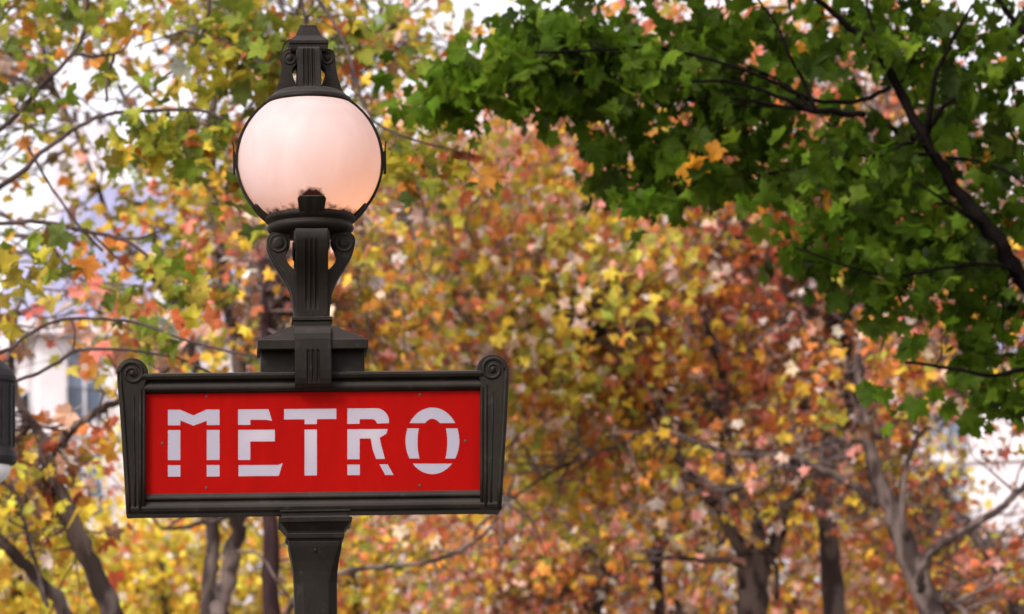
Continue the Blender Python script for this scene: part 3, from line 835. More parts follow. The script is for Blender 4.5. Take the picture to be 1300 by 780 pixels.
def grow(root, blobs, n, size, pals, clus=0.28, per=10, detail=0, singles=300, thr=0.0, nscale=1.2, seed=1, upbias=.12, keep=None, bright=1.42, clear=.85, mute=.09, mat_i=0):
    """blobs: (px, py, rx, ry, Y, depth, weight). Returns leaf positions."""
    w = np.array([b[6]*b[2]*b[3] for b in blobs], float); w /= w.sum()
    nc = int(n/per*2.2)+4
    bi = rng.choice(len(blobs), nc, p=w)
    d = rng.normal(size=(nc, 3)); d /= np.linalg.norm(d, axis=1)[:, None]
    d *= rng.random(nc)[:, None]**(1/2.4)
    cen_ = np.zeros((nc, 3))
    for i in range(nc):
        px, py, rx, ry, Y, dp, _ = blobs[bi[i]]
        cen_[i] = W(px+rx*d[i, 0], py+ry*d[i, 2], Y+dp*d[i, 1])
    nz = vnoise(cen_, nscale, seed)
    cen_ = cen_[nz > thr][:int(n/per)+1]
    nc = len(cen_)
    k = np.repeat(np.arange(nc), per)
    P = cen_[k] + rng.normal(size=(len(k), 3))*clus*np.array([1, 1, .75])
    zone = vnoise(P, 2.6, seed+5)
    col = np.zeros((len(P), 3))
    cc = {p: pal_pick(p, nc) for p, _ in pals}; lc = {p: pal_pick(p, len(P)) for p, _ in pals}
    cw = np.cumsum([x[1] for x in pals]); cw = cw/cw[-1]
    zz = np.clip((zone-.22)/.56, 0, .999) + rng.normal(size=len(P))*.12
    zi = np.searchsorted(cw, np.clip(zz, 0, .999))
    use_c = rng.random(len(P)) < .62
    for j, (p, _) in enumerate(pals):
        s_ = zi == j
        col[s_] = np.where(use_c[s_][:, None], cc[p][k][s_], lc[p][s_])
    col = col*(1-mute) + mute*np.array([.42, .30, .21])
    col *= bright*rng.uniform(.68, 1.3, (len(P), 1)); col *= rng.uniform(.92, 1.08, (len(P), 3))
    col = np.clip(col, 0, .85)
    S_ = size*rng.uniform(.5, 1.35, len(P))
    Rm = rotmats(len(P), upbias)
    if len(CLEAR):      # few leaves sit straight in front of the heavier limbs
        qx, qy, qf = project(P)
        A_ = np.array(CLEAR); A_ = A_[A_[:, 3] > 9.5]
        A_ = A_[(A_[:, 0] > -60) & (A_[:, 0] < 1360) & (A_[:, 1] > -60) & (A_[:, 1] < 840)]
        hit = np.zeros(len(P), bool)
        for a in A_:
            hit |= (np.abs(qx-a[0]) < a[3]) & (np.abs(qy-a[1]) < max(a[3], 9)) & (qf < a[2]+.4)
        ok = ~(hit & (rng.random(len(P)) < clear))
        P, col, S_, Rm = P[ok], col[ok], S_[ok], Rm[ok]
    if keep is not None:
        ok = keep(P); P, col, S_, Rm = P[ok], col[ok], S_[ok], Rm[ok]
    px, py, f = project(P)
    vis = (px > 3) & (px < 1297) & (py > 3) & (py < 777)
    shx, shy = px, py
    behind = (np.abs(px-397) < 240) & (py > 480) & (py < 650) | ((px-394)**2+(py-205)**2 < 88**2)
    score = np.where(vis & ~behind, S_/f, -1)
    # the blades that show largest: near ones, spread over the crown
    order = np.argsort(-(score + 0)*np.where(vis & ~behind, 1, 1))
    cand = order[:singles*3][score[order[:singles*3]] > 0]
    cand = cand[np.argsort(f[cand])][:singles]
    pick = np.zeros(len(P), bool); pick[cand] = True
    for i in cand:
        me = LEAF_ME[(detail+mat_i, int(rng.integers(0, 4)))]
        o = bpy.data.objects.new('leaf', me)
        C.objects.link(o); o.parent = root
        M4 = Matrix(Rm[i].tolist()).to_4x4()
        o.rotation_mode = 'QUATERNION'
        o.rotation_quaternion = M4.to_quaternion()
        o.location = Vector(P[i]) - Vector(root.location)
        o.scale = (S_[i],)*3
        o.color = (*[float(c) for c in col[i]], 1)
    r_ = ~pick
    cr_ = leaves_mesh('crown', P[r_]-np.array(root.location), Rm[r_], S_[r_], col[r_], root, detail)
    if mat_i: cr_.data.materials[0] = M_MAPLE_C
    return P

CLEAR = []
def clear_zone(sp, w0, w1):
    for i, p in enumerate(sp):
        t = i/(len(sp)-1)
        CLEAR.append((p[0], p[1], p[2]+YO, (w0+(w1-w0)*t)*.5+5))

def limb(root, pts, w0, w1, name='branch', mt=None, n=8, wob=.10, jit=.4):
    """pts (px,py,Y); widths in px at that distance"""
    sp = smooth_path([(p[0], p[1], p[2]) for p in pts], 5)
    clear_zone(sp, w0, w1)
    P, rad = [], []
    for i, p in enumerate(sp):
        t = i/(len(sp)-1)
        v = W(*p)
        s = (p[2]+YO)/FPX
        j = jit*(w0+(w1-w0)*t)*s*.5
        P.append(v + Vector((random.uniform(-j, j), random.uniform(-j, j), random.uniform(-j, j))) - Vector(root.location))
        rad.append((w0+(w1-w0)*t)*s/2*random.uniform(.93, 1.08))
    MB().tube(P, rad, n, wob).build(name, mt or M_BARK, root, smooth=True)
    return P

def trunk_to_ground(root, pts, w0, w1, wbase, mt=None, name='trunk'):
    """pts bottom-up in px; adds the part from the ground to the first point"""
    sp = smooth_path(pts, 5)
    P = [Vector((0, 0, -.13)), Vector((0, 0, .25))]
    clear_zone(sp, w0, w1)
    s0 = (pts[0][2]+YO)/FPX
    rad = [wbase*s0*.75, wbase*s0*.55]
    first = W(*pts[0]) - Vector(root.location)
    for k in range(1, 7):
        t = k/7; e = t*t*(3-2*t)
        P.append(Vector((first.x*e, first.y*e, .25+(first.z-.25)*t)))
        rad.append((wbase+(w0-wbase)*t)*s0*.5)
    for i, p in enumerate(sp):
        t = i/(len(sp)-1)
        v = W(*p) - Vector(root.location); wd = w0+(w1-w0)*t; s = (p[2]+YO)/FPX
        P.append(v + Vector((random.uniform(-1, 1), 0, 0))*wd*s*.08)
        rad.append(wd*s*.5*random.uniform(.93, 1.08))
    MB().tube(P, rad, 12, .07).build(name, mt or M_BARK, root, smooth=True)
    return P

def twigs(root, nodes, leaves, n, r=.012, mt=None, maxlen=2.2):
    """fine twigs from the limbs out to leaf clusters, joined into one part"""
    if YO == 0.0: n = int(n*1.5)
    mb = MB()
    nodes = [Vector(p) for p in nodes]
    L_ = leaves[rng.choice(len(leaves), n)] - np.array(root.location)
    NA = np.array([tuple(p) for p in nodes])
    for e in L_:
        dd = np.linalg.norm(NA-e, axis=1)
        i = int(np.argmin(dd + rng.uniform(0, .8, len(dd))))
        a = NA[i]; e2 = np.array(e)
        if np.linalg.norm(e2-a) > maxlen: a = e2 + (a-e2)/np.linalg.norm(a-e2)*maxlen
        ln_ = np.linalg.norm(e2-a)
        p1 = a+(e2-a)*.33+rng.normal(size=3)*ln_*.10; p2 = a+(e2-a)*.68+rng.normal(size=3)*ln_*.10
        mb.tube([a, p1, p2, e2], [r, r*.8, r*.55, r*.25], 4)
        b_ = p2 + rng.normal(size=3)*ln_*.25
        mb.tube([p1, (p1+b_)/2+rng.normal(size=3)*.03, b_], [r*.6, r*.4, r*.2], 4)
    mb.build('twigs', mt or M_TWIG, root)['kind'] = 'stuff'

def tree_root(name, px, Y, label, cat='tree', group=None):
    p = W(px, 780, Y)
    r_ = empty(name, (p.x, Y+YO, 0))
    tag(r_, label, cat, group)
    return r_

# ---- 1 green maple reaching in from the right
YO = 5.5
t = tree_root('maple_tree', 1780, 17.5, 'dark green leafy maple reaching in over the upper right corner, near black branches')
nodes = []
Y = 16.6
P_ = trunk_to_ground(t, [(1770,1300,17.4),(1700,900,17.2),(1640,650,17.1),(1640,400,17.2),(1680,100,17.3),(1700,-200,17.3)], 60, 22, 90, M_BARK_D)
for pts, a, b in [
  ([(1655,700,17.1),(1500,560,16.9),(1400,470,16.8),(1300,352,16.7),(1258,292,16.6),(1215,240,16.6),(1178,185,16.5),(1150,130,16.5),(1120,78,16.4),(1080,35,16.4),(1020,-12,16.3),(960,-60,16.3)], 27, 5),
  ([(1174,180,16.5),(1182,130,16.4),(1190,90,16.4),(1210,50,16.3),(1235,5,16.2)], 8, 4),
  ([(1176,172,16.5),(1192,142,16.4),(1212,124,16.3)], 9, 5),
  ([(1172,182,16.5),(1150,172,16.4),(1126,158,16.3)], 9, 5),
  ([(1174,184,16.5),(1152,182,16.3),(1134,190,16.2)], 7, 3),
  ([(1130,112,16.4),(1095,127,16.3),(1035,128,16.2),(990,108,16.1),(940,88,16.0),(880,70,15.9),(820,60,15.9),(760,64,15.8),(680,67,15.7)], 7, 3),
  ([(1095,146,16.3),(1060,142,16.2),(1030,140,16.1),(985,122,16.0),(930,104,15.9),(870,104,15.8)], 9, 4),
  ([(1034,138,16.1),(1018,100,16.1),(1000,66,16.0),(985,30,16.0),(958,-6,15.9)], 6, 3),
  ([(1030,140,16.1),(1010,118,16.2),(985,100,16.3),(950,85,16.3)], 6, 3),
  ([(1035,140,16.1),(990,135,16.2),(955,128,16.2),(905,124,16.1)], 6, 2.5),
  ([(1125,80,16.4),(1110,40,16.4),(1100,0,16.4),(1095,-40,16.4)], 5, 3),
  ([(1145,105,16.5),(1160,70,16.6),(1185,25,16.7)], 4, 2),
  ([(1185,196,16.5),(1130,197,16.4),(1080,200,16.3),(1010,214,16.2),(960,222,16.1)], 5, 2.5),
  ([(1200,200,16.5),(1250,207,16.5),(1290,225,16.4),(1330,260,16.4)], 5, 3),
  ([(1450,470,16.8),(1380,475,16.6),(1300,470,16.4),(1260,477,16.3),(1210,468,16.2),(1150,460,16.1)], 9, 4),
  ([(1300,352,16.7),(1260,335,16.5),(1200,340,16.3),(1120,350,16.2),(1010,315,16.1)], 6, 2),
  ([(1640,420,17.1),(1500,250,16.9),(1400,130,16.8),(1300,40,16.7),(1220,-60,16.6)], 18, 6),
  ([(1250,285,16.6),(1220,268,16.3),(1200,255,16.2),(1165,232,16.0)], 6, 3)]:
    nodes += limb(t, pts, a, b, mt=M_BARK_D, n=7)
mb_bl = [(a,b,c,d,e+.55,f,g_) for a,b,c,d,e,f,g_ in [
  (575,122,46,34,15.8,.5,1.3),(625,60,30,25,15.8,.4,.7),(660,85,75,45,15.8,.7,1.2),(740,70,95,60,15.9,.8,1.2),(700,125,70,28,15.8,.6,1.1),(830,110,95,75,16,.9,1.15),(790,190,50,38,15.9,.6,.9),
  (840,240,55,38,15.9,.6,1.05),(900,215,80,42,16,.8,1.0),(930,40,110,50,16.2,.9,.85),(950,135,75,40,16.2,.5,1.1),(720,40,80,35,16,.5,.9),(1010,215,100,50,16.1,.9,.95),(1060,60,110,70,16.5,1,.75),(1200,60,110,80,16.5,1,.95),
  (1110,230,100,70,16.3,1,1),(1230,200,90,90,16.6,1,1),(1010,310,48,38,16.1,.5,.95),(1110,330,100,70,16.2,.8,1.1),(1230,340,90,80,16.4,.9,1.05),
  (1120,430,48,50,16.1,.5,.9),(1190,440,60,45,16.2,.6,.7),(1260,450,60,60,16.3,.7,.85),(1110,495,35,25,16.1,.4,.8),(1235,510,30,25,16.2,.4,.9),(1285,500,30,22,16.2,.4,.7),
  (1430,150,160,230,16.9,1.3,.7),(1420,440,130,140,16.8,1.1,.6),(1620,150,200,300,17.3,1.6,.5),(900,-90,300,90,16.4,1.2,.6),(1250,-90,250,100,16.6,1.2,.6)]]
Pl = grow(t, mb_bl, 4900, .185, [('maple', 1)], clus=.10, per=6, detail=1, singles=300, thr=.30, nscale=.6, seed=3, upbias=.0, bright=1.3, mute=0, mat_i=1)
twigs(t, nodes, Pl, 200, .005, M_BARK_D, .7)
grow(t, [(568,118,36,32,16,.3,1.3),(610,100,45,30,16,.3,1),(700,60,90,30,16.2,.4,.4),(1000,270,60,30,16.1,.4,.35)], 230, .18, [('maple_bright', 1)], clus=.11, per=5, detail=1, singles=0, thr=.15, nscale=.6, seed=5, upbias=0, bright=1.2, mute=0, mat_i=1)

# ---- 2 plane tree reaching in from the left, big green-yellow leaves
YO = 4.0
t = tree_root('plane_tree', -760, 18.5, 'plane tree reaching in from the left edge, large green yellow leaves on dark twigs')
trunk_to_ground(t, [(-750,1200,18.5),(-720,800,18.4),(-690,500,18.3),(-680,200,18.3),(-700,-100,18.3),(-690,-350,18.3)], 80, 28, 110)
nodes = []
for pts, a, b in [
  ([(-690,560,18.3),(-350,370,18.1),(-150,260,18),(0,164,17.9),(45,118,17.9),(92,70,17.9),(106,40,17.9),(112,-10,17.9),(120,-90,17.9)], 8, 4.5),
  ([(95,68,17.9),(120,72,17.9),(148,68,17.9),(160,60,17.9)], 5, 3),
  ([(145,68,17.9),(137,100,17.9),(135,130,17.9)], 4.5, 4),
  ([(-690,640,18.3),(-300,400,18),(0,237,17.6),(50,195,17.6),(95,165,17.6),(130,147,17.6),(165,142,17.6),(250,140,17.6),(285,152,17.6)], 8, 4),
  ([(-690,620,18.3),(-200,310,17.6),(0,284,17.4),(55,283,17.4),(100,292,17.4),(160,306,17.4),(200,340,17.4),(228,380,17.4)], 7, 4),
  ([(150,303,17.4),(180,302,17.4),(215,288,17.4)], 4, 2),
  ([(115,295,17.4),(140,320,17.4),(165,345,17.4)], 4, 2),
  ([(-500,620,18),(-150,470,17.2),(0,447,17),(30,428,17),(70,408,17),(120,405,17),(180,412,17),(235,432,17),(300,448,17),(345,455,17)], 6, 3),
  ([(-400,560,18),(-100,520,17.4),(20,484,17.2),(60,468,17.2),(92,448,17.2),(112,444,17.2),(170,446,17.2),(225,455,17.2),(268,474,17.2)], 6, 3),
  ([(92,448,17.2),(95,420,17.2),(88,402,17.2)], 3, 2),
  ([(262,-60,18.3),(266,5,18.3),(256,45,18.3),(240,70,18.3),(222,88,18.3),(195,108,18.3)], 5, 3.5),
  ([(256,45,18.3),(235,40,18.3),(205,48,18.3),(170,60,18.3)], 3.5, 2),
  ([(35,185,18.8),(60,230,18.8),(95,280,18.8),(130,320,18.8)], 4, 3.5),
  ([(-300,-160,18.3),(0,-140,18.3),(262,-70,18.3),(372,-40,18.3),(384,10,18.3),(390,60,18.3)], 9, 3),
  ([(372,-40,18.3),(430,40,18),(465,140,17.8),(495,166,17.6),(540,182,17.6),(598,196,17.6)], 5, 2.5),
  ([(45,-60,18.2),(40,-20,18.2),(5,20,18.2),(-20,60,18.2)], 4, 3)]:
    nodes += limb(t, pts, a, b, n=7, mt=M_BARK_T)
pb = [(40,40,70,50,18,.8,.5),(150,20,90,50,18,.8,.7),(180,120,60,30,17.7,.4,.8),(165,176,45,20,17.6,.3,4.5),(240,178,48,26,17.7,.4,4),(290,100,60,60,18.2,.6,1.3),(330,60,60,60,18.3,.6,1.3),
  (300,20,90,40,18.3,.6,1.0),(420,60,18,40,18.2,.3,1.3),(425,100,22,30,18.2,.3,1.2),(30,330,45,30,17.4,.5,.9),(100,330,50,25,17.5,.5,.25),(200,400,60,40,17.2,.5,1.0),(230,370,40,30,17.4,.4,1.0),
  (300,330,50,45,17.5,.5,.6),(300,430,40,30,17.2,.4,.6),(95,490,25,16,17,.2,1.1),(10,390,25,20,17.2,.3,1.1),(515,208,28,16,17.6,.2,7),(575,214,36,12,17.6,.2,6),(300,250,35,40,17.8,.4,.8),(200,250,40,30,17.7,.4,.4),(20,120,40,40,18,.5,.5),
  (100,250,70,40,17.8,.5,.12),(450,20,40,30,18.3,.4,.5),
  (-150,300,150,250,18,1.2,.5),(-450,100,250,300,18.3,1.6,.5),(150,-120,320,90,18.4,1.2,.5)]
Pl = grow(t, pb, 1500, .185, [('green_yellow', 1)], clus=.10, per=5, detail=1, singles=300, thr=.22, nscale=.6, seed=11, upbias=.1, bright=1.2, mute=.05)
twigs(t, nodes, Pl, 85, .005, M_BARK_T, .8)

# ---- 3 small tree lower left
YO = 0.0
t = tree_root('young_tree', 170, 27, 'small leaning tree at lower left, grey trunk forking beneath the pale house, few orange leaves')
n_ = trunk_to_ground(t, [(152,800,27),(126,740,27),(98,680,27),(76,630,27),(62,596,27)], 27, 22, 34)
nodes = n_[-12:]
for pts, a, b in [
  ([(64,600,27),(72,575,26.9),(92,545,26.8),(125,522,26.7),(155,508,26.7),(200,480,26.7),(240,440,26.7)], 15, 5),
  ([(62,598,27),(54,560,27),(40,535,27),(25,515,27),(15,470,27),(20,400,27),(40,340,27)], 17, 5),
  ([(140,830,27),(88,782,26.6),(45,730,26.4),(0,688,26.2),(-60,650,26)], 20, 12),
  ([(45,730,26.4),(60,770,26.3),(40,700,26.3),(28,650,26.3),(20,620,26.3)], 6, 4),
  ([(40,535,27),(20,560,27.2),(-20,540,27.4),(-80,480,27.4)], 10, 5)]:
    nodes += limb(t, pts, a, b, n=9)
Pl = grow(t, [(60,570,70,45,27,.8,1.1),(20,640,60,40,26.6,.8,1.2),(100,560,60,35,27,.6,.6),(60,640,60,40,27.6,.7,.7),(80,400,90,60,27,1,.18),(180,450,80,50,27,1,.4),(-120,520,120,160,27,1.5,.7),(60,720,70,50,27.8,.8,.5),(70,330,80,50,27,1,.15)],
  900, .19, [('rust', 1), ('yellow', 1.3), ('olive', .7)], clus=.13, per=5, detail=1, singles=250, thr=.2, nscale=.7, seed=21)
twigs(t, nodes, Pl, 130, .009, None, 1.0)

# ---- 4 twin-stemmed tree behind the sign, crown behind the globe
t = tree_root('plane_tree', 272, 36, 'plane tree with two slim grey stems standing under the left half of the red sign')
nodes = trunk_to_ground(t, [(272,900,36),(264,800,36),(266,730,36),(271,690,36),(268,640,36),(262,560,36),(250,470,36),(220,380,36),(190,280,36)], 24, 9, 40)[-30:]
nodes += limb(t, [(272,890,36),(276,800,35.8),(288,740,35.8),(298,690,35.8),(306,640,35.8),(318,560,35.8),(300,440,35.8),(282,330,35.8),(270,250,35.8),(268,170,35.8),(280,60,36)], 25, 11, 'trunk', n=12)
for pts in ([(268,640,36),(290,655,35.6),(240,668,35.5),(205,672,35.4)],[(250,470,36),(180,430,36),(110,380,36),(60,300,36)],[(282,330,36),(340,250,36),(430,120,36),(500,30,36)],[(300,440,36),(400,360,36),(480,300,36),(545,265,36)],[(300,470,36),(430,380,35.5),(470,320,35),(540,270,35)],
            [(220,380,36),(150,300,36),(110,200,36),(60,90,36)],[(270,250,36),(200,180,36),(150,110,36),(110,20,36)],[(270,200,36),(330,120,36),(390,30,36)]):
    nodes += limb(t, pts, 9, 4)
Pl = grow(t, [(100,60,170,110,36,2.5,.42),(300,60,160,110,36,2.5,.6),(300,250,140,130,36,2.5,.9),(130,240,140,90,36,2,.19),(250,380,130,90,36,2,.7),(430,380,110,120,36,2.2,1.2),(470,180,130,100,36,2.5,.9),(520,50,140,60,36.5,2.5,.85),(120,400,110,60,36,2,.17),(300,560,150,90,36,2,1),(450,480,110,100,36,2,1.2),
   (-150,150,150,250,36,2.5,.5),(200,-150,400,120,36,3,.5),(90,330,90,50,36,2,.22)],
  8500, .175, [('green_yellow', 1.1), ('olive', 1), ('amber', 1.1), ('rust', .9)], clus=.24, per=9, thr=.36, nscale=1.1, seed=31)
twigs(t, nodes, Pl, 300, .012, None, 2.0)

# ---- 5 straight dark trunk left of the post
t = tree_root('straight_tree', 344, 33, 'straight dark reddish brown trunk just left of the lamp shaft')
nodes = trunk_to_ground(t, [(344,900,33),(344,780,33),(343,700,33),(342,640,33),(341,560,33),(339,440,33),(337,330,33)], 25, 12, 28, M_BARK_R)[-22:]
for pts in ([(300,700,32.6),(330,705,32.6),(352,738,32.6),(372,765,32.5),(400,800,32.5)],[(344,815,33),(372,765,32.6),(400,740,32.6),(460,722,32.6),(530,716,32.6),(590,695,32.6),(630,660,32.6),(655,600,32.6)]):
    nodes += limb(t, pts, 4 if pts[0][0] == 300 else 9, 3)
Pl = grow(t, [(360,330,90,110,33.5,1.5,1),(330,500,140,100,33.5,1.5,1),(440,300,80,90,33.5,1.5,1),(520,700,110,50,33,1.2,.3)], 1500, .16, [('amber', 1), ('green_yellow', 1), ('rust', 1)], clus=.22, per=8, singles=200, thr=.33, seed=41)
twigs(t, nodes, Pl, 160, .011, None, 1.6)

# ---- 6..9 the autumn plane trees filling the middle and right
GRP = 'autumn plane trees in the park'
t = tree_root('plane_tree', 945, 40, 'autumn plane tree with the thickest gnarled trunk, spreading into several limbs')
nodes = trunk_to_ground(t, [(960,900,40),(958,800,40),(956,750,40),(956,700,40)], 42, 40, 60)[-8:]
for pts, a, b in (([(950,730,40),(935,690,39.8),(915,650,39.7),(893,625,39.6),(868,590,39.5),(852,550,39.6),(838,505,40)],20,5),
   ([(964,730,40),(985,690,39.9),(993,660,39.8),(1000,640,39.8),(1016,616,39.8),(1004,590,39.8),(970,578,39.8),(930,560,39.8),(900,480,39.8)],20,7),
   ([(958,720,40),(962,670,40.2),(950,640,40.4),(930,610,40.5),(918,560,40.7),(925,500,41)],20,5),
   ([(945,745,39.6),(935,715,39.4),(890,712,39.3),(850,708,39.2),(800,715,39.2)],10,4),
   ([(985,760,39.7),(985,720,39.5),(965,700,39.4),(935,705,39.3)],8,5),
   ([(905,345,40),(880,325,40),(868,318,40)],8,5),
   ([(868,590,39.5),(820,560,39.3),(760,575,39.2),(700,600,39),(640,640,39)],8,3),
   ([(850,500,39.5),(760,430,39),(700,400,39),(640,410,39),(580,400,39)],8,3),
   ([(920,480,40.5),(860,300,40.5),(820,200,40.5),(760,80,40.5)],10,4),
   ([(900,480,39.8),(1000,400,40),(1060,300,40),(1100,200,40),(1150,50,40)],9,4)):
    nodes += limb(t, pts, a, b, n=9)
Pl = grow(t, [(710,385,160,130,38.2,2.0,1.3),(830,340,110,100,38.5,1.6,.9),(700,480,190,150,40,2.8,1.1),(860,420,180,150,40,2.8,1.1),(760,280,180,130,40.5,2.8,1.1),(640,330,130,140,40,2.8,1.1),(900,250,170,120,41,2.8,1),(720,620,180,80,41,2.0,1.05),(880,560,130,60,41.2,2,.8),(640,200,140,100,40.5,2.5,.9),(820,90,190,120,41,2.5,1),(1000,150,160,160,41,2.5,.8),(1000,520,110,60,39.8,2,.7)],
  11500, .175, [('olive', .7), ('amber', 1.5), ('rust', 1.5)], clus=.25, per=10, thr=.30, nscale=1.1, seed=51)
twigs(t, nodes, Pl, 420, .014, None, 2.2)

t = tree_root('plane_tree', 1060, 43, 'autumn plane tree with an upright grey brown trunk and a dense red and orange crown')
nodes = trunk_to_ground(t, [(1064,900,43),(1062,800,43),(1056,720,43),(1050,670,43),(1046,620,43),(1056,560,43),(1082,500,42.6),(1078,450,42.4),(1066,408,42.3)], 30, 16, 42)[-26:]
for pts, a, b in (([(1068,412,42.3),(1040,405,42.2),(1012,385,42.1),(985,350,42),(945,315,42),(920,285,42)],13,6),
   ([(1066,412,42.3),(1078,385,42.2),(1076,350,42.2),(1090,300,42.2),(1080,200,42.2)],13,6),
   ([(1012,388,42.1),(985,392,42),(950,370,42),(915,362,42)],6,3),
   ([(1056,560,43),(1020,520,43),(960,500,43),(900,515,43)],8,3),
   ([(1090,505,42.6),(1130,450,42),(1180,440,42),(1215,420,42)],9,3),
   ([(1046,625,43),(1020,600,43),(1000,540,43.3)],8,4),
   ([(1076,350,42.2),(1150,250,42.2),(1220,120,42.2)],8,3)):
    nodes += limb(t, pts, a, b, n=9)
Pl = grow(t, [(1020,470,130,90,43,2.5,1),(1130,400,140,110,43,2.5,.9),(980,330,140,130,43,2.5,1.1),(1150,250,170,150,43,2.5,.9),(1060,120,190,150,43.5,2.5,.8),(930,470,110,90,43,2.2,1.1),(1060,580,110,60,43,2,.6)],
  6200, .175, [('amber', 1), ('rust', 1.6)], clus=.25, per=10, thr=.34, nscale=1.1, seed=61)
grow(t, [(975,380,38,18,41,.4,1),(1005,410,30,14,41,.4,1),(930,350,20,14,41,.4,.6)], 110, .16, [('coral', 1)], clus=.12, per=6, singles=0, thr=0, seed=62)
twigs(t, nodes, Pl, 420, .014, None, 2.2)

t = tree_root('plane_tree', 1200, 38, 'autumn plane tree, trunk leaning left, one bare dark limb rising to the right edge')
nodes = trunk_to_ground(t, [(1215,900,38),(1190,800,38),(1170,745,38),(1150,695,38),(1132,650,38),(1116,615,38),(1106,575,38),(1100,535,38),(1088,470,38.6),(1100,400,39.2)], 40, 7, 56)[-30:]
for pts, a, b in (([(1116,640,38),(1088,618,37.9),(1050,600,37.8),(1015,586,37.7),(975,580,37.6),(930,576,37.5),(880,560,37.4),(830,548,37.4),(770,555,37.4)],13,5),
   ([(1150,700,38),(1146,660,37.8),(1148,610,37.8),(1158,570,37.8),(1172,548,37.8),(1205,520,37.8),(1240,470,37.8)],9,4),
   ([(1170,752,37.8),(1170,722,37.6),(1186,700,37.5),(1208,682,37.4),(1245,662,37.4),(1275,640,37.4),(1305,614,37.4),(1380,560,37.4),(1450,520,37.4)],11,9),
   ([(1100,560,38),(1070,558,37.8),(1030,570,37.7),(1000,585,37.6),(960,610,37.6),(920,625,37.6)],8,3),
   ([(1180,765,38),(1210,765,37.8),(1240,800,37.6)],8,5),
   ([(1104,560,38),(1135,540,38.2),(1165,480,38.4),(1220,400,38.4),(1280,330,38.4)],10,4),
   ([(1132,652,38),(1125,610,38.2),(1090,590,38.4),(1060,540,38.4)],7,3)):
    nodes += limb(t, pts, a, b, n=9)
Pl = grow(t, [(1000,640,150,60,38.5,1.8,.6),(1150,470,120,80,38.5,2,.7),(900,610,120,60,38,1.8,.7),(1090,610,90,60,38.5,1.6,.35),(1200,340,120,110,38.6,2,.7),(1240,580,70,50,38,1.5,.16),(1230,740,110,50,39,1.5,.5),(1400,480,150,180,38.5,2.5,.5),(1360,200,180,200,39,2.5,.5),(1180,640,50,40,38,1.5,.3)],
  4800, .175, [('amber', 1.2), ('rust', 1.5)], clus=.22, per=8, thr=.34, nscale=1.0, seed=71)
twigs(t, nodes, Pl, 360, .013, None, 2.0)

t = tree_root('plane_tree', 836, 50, 'autumn plane tree with thin dark upright trunk and orange leaves right of the sign')
nodes = trunk_to_ground(t, [(838,900,50),(837,780,50),(836,700,50),(835,640,50),(834,560,50),(820,450,50),(780,330,50)], 15, 9, 20, M_BARK_R)[-24:]
for pts in ([(836,650,50),(770,610,50),(700,540,50),(620,480,50)],[(834,560,50),(880,480,50),(940,420,50)],[(820,450,50),(700,340,50),(600,250,50)],[(836,700,50),(880,700,50),(920,690,50)],[(780,330,50),(740,200,50),(700,100,50)]):
    nodes += limb(t, pts, 8, 4)
Pl = grow(t, [(620,520,160,120,50,3,1),(600,380,150,130,50,3,1),(680,240,180,130,50,3,1),(800,400,180,160,50,3,1),(560,650,150,90,50,3,1),(760,640,170,90,50,3,1),(560,180,130,90,50,2.5,.65),(780,730,180,50,50,3,.8),(920,620,120,80,50,3,.8)],
  9500, .185, [('rust', 1.5), ('amber', 1.5)], clus=.3, per=10, thr=.28, nscale=1.3, seed=81)
twigs(t, nodes, Pl, 300, .015, None, 2.4)

t = tree_root('slender_tree', 762, 47, 'small tree with crooked dark stem between the sign and the thin dark trunk')
nodes = trunk_to_ground(t, [(764,900,47),(757,800,47),(760,765,47),(770,740,47),(765,715,47),(740,690,47)], 16, 9, 24)[-16:]
nodes += limb(t, [(770,742,47),(800,720,47),(830,700,47)], 7, 3)
nodes += limb(t, [(757,800,47),(735,760,47),(690,735,47)], 6, 3)
Pl = grow(t, [(700,730,110,50,47,2,1),(640,700,90,70,47,2,1),(780,700,90,40,47,2,.7)], 2000, .165, [('amber', 1), ('rust', .7)], clus=.25, per=8, singles=200, thr=.25, seed=91)
twigs(t, nodes, Pl, 120, .013, None, 1.6)

t = tree_root('slender_tree', 1300, 52, 'slender tree with two pale trunks leaning left in the lower right corner')
nodes = trunk_to_ground(t, [(1330,900,52),(1298,800,52),(1272,740,52),(1254,700,52),(1232,668,52),(1205,630,52),(1170,590,52)], 16, 8, 26)[-26:]
nodes += limb(t, [(1325,880,52),(1290,790,51.5),(1268,730,51.4),(1258,690,51.4),(1246,670,51.4),(1215,655,51.4),(1180,645,51.4)], 9, 5, 'trunk')
nodes += limb(t, [(1205,630,52),(1190,600,52),(1150,560,52)], 5, 3)
Pl = grow(t, [(1240,740,110,60,52.5,2,.9),(1130,640,70,60,52.5,2,.9),(1180,760,80,50,52.5,2,.9),(1100,740,60,70,52.5,2,.8),(1200,600,60,40,52.5,1.5,.45),(1400,700,120,120,53,2,.6)], 2800, .17, [('yellow', .9), ('rust', 1), ('amber', .7)], clus=.26, per=8, singles=250, thr=.3, seed=95)
twigs(t, nodes, Pl, 200, .015, None, 1.8)

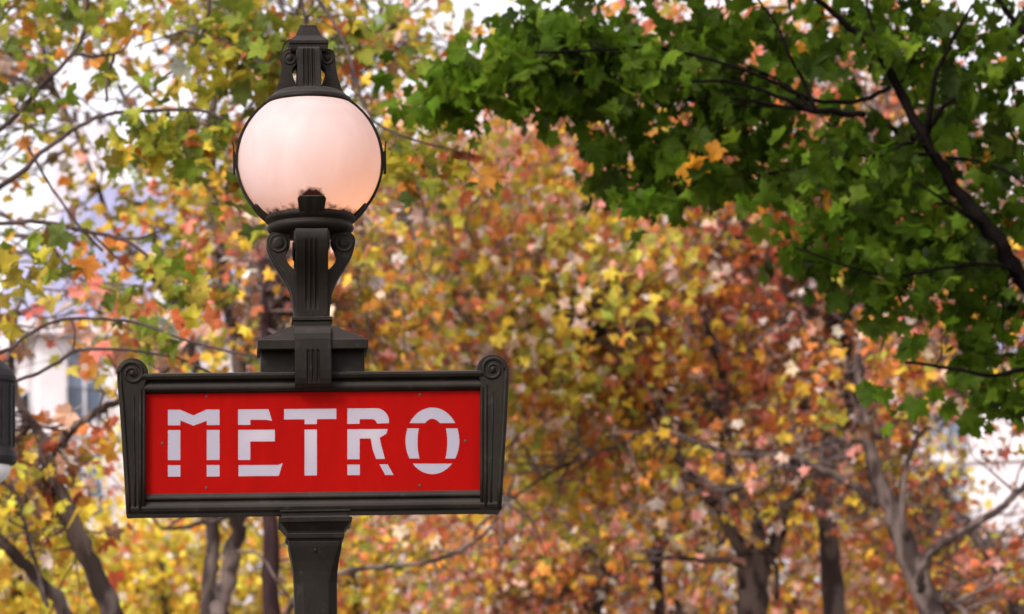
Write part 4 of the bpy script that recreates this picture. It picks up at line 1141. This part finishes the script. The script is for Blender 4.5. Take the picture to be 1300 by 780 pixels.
# ---- 10 far yellow trees along the bottom and behind the gaps
FAR = [
 (30, 60, 'far tree with a bright yellow crown at the bottom left corner', [(0,690,150,80,60,3,1),(60,760,150,70,60,3,1),(-100,700,100,140,60,3,.6)], [('yellow', 1)], 4000),
 (215, 62, 'far tree with a golden yellow crown below the left half of the sign', [(210,700,120,90,62,3,1),(190,790,150,70,62,3,1),(260,560,110,80,62,3,.6)], [('yellow', 1.6), ('amber', 1)], 4200),
 (455, 63, 'far tree with a yellow and orange crown directly behind the lamp shaft', [(400,700,120,90,63,3,1),(470,780,140,70,63,3,1),(480,600,130,90,63,3,1)], [('yellow', 1), ('amber', 1.3), ('rust', .6)], 4200),
 (640, 64, 'far tree with a tall orange and brown crown just right of the sign', [(640,650,150,130,64,3.5,1),(560,450,160,160,64,3.5,1),(520,250,140,130,64,3,.7),(680,450,140,160,64,3.5,1)], [('amber', 1), ('rust', 1)], 7500),
 (860, 65, 'far tree with a broad rust coloured crown behind the thin dark trunk', [(850,640,180,130,65,3.5,1),(820,420,170,160,65,3.5,1),(780,240,170,120,65,3.5,1),(980,330,130,180,65,3.5,1)], [('rust', 1.2), ('amber', 1)], 9000),
 (1070, 66, 'far tree with an orange pink crown behind the forked grey trunks', [(1040,660,150,110,66,3.5,1),(1080,480,130,110,66,3,1),(1100,300,150,130,66,3,.8),(1010,780,160,70,66,3,1)], [('rust', 1), ('amber', 1), ('yellow', .4)], 6500),
 (980, 70, 'far tree with a low tan and rust crown behind the trunks at the bottom right', [(960,820,260,60,70,3,1),(760,830,200,60,70,3,1),(1180,830,160,50,70,3,1),(560,840,150,60,70,3,.8)], [('rust', 1), ('amber', 1)], 6000),
 (1260, 66, 'far tree with a low pink and yellow crown in the bottom right corner', [(1230,745,120,50,66,3,1),(1340,760,120,60,66,3,1),(1150,700,70,60,66,3,1)], [('yellow', 1), ('rust', 1.2)], 3400)]
for px, Y, lab, bl_, pal_, n in FAR:
    t = tree_root('plane_tree', px, Y, lab)
    top = bl_[0]
    nd = trunk_to_ground(t, [(px,1000,Y),(px+10,850,Y),(px-8,top[1]+40,Y),(px+5,top[1]-60,Y)], 15, 7, 26)
    for b in bl_:
        nd += limb(t, [(px, 860, Y), ((px+b[0])/2+15, (860+b[1])/2, Y), (b[0], b[1], Y), (b[0]+20, b[1]-b[3]*.6, Y)], 8, 3)
    Pl = grow(t, bl_, int(n*1.15), .21, pal_, clus=.42, per=12, singles=120, thr=.18, nscale=1.6, seed=100+px)
    twigs(t, nd, Pl, 90, .018, None, 2.6)
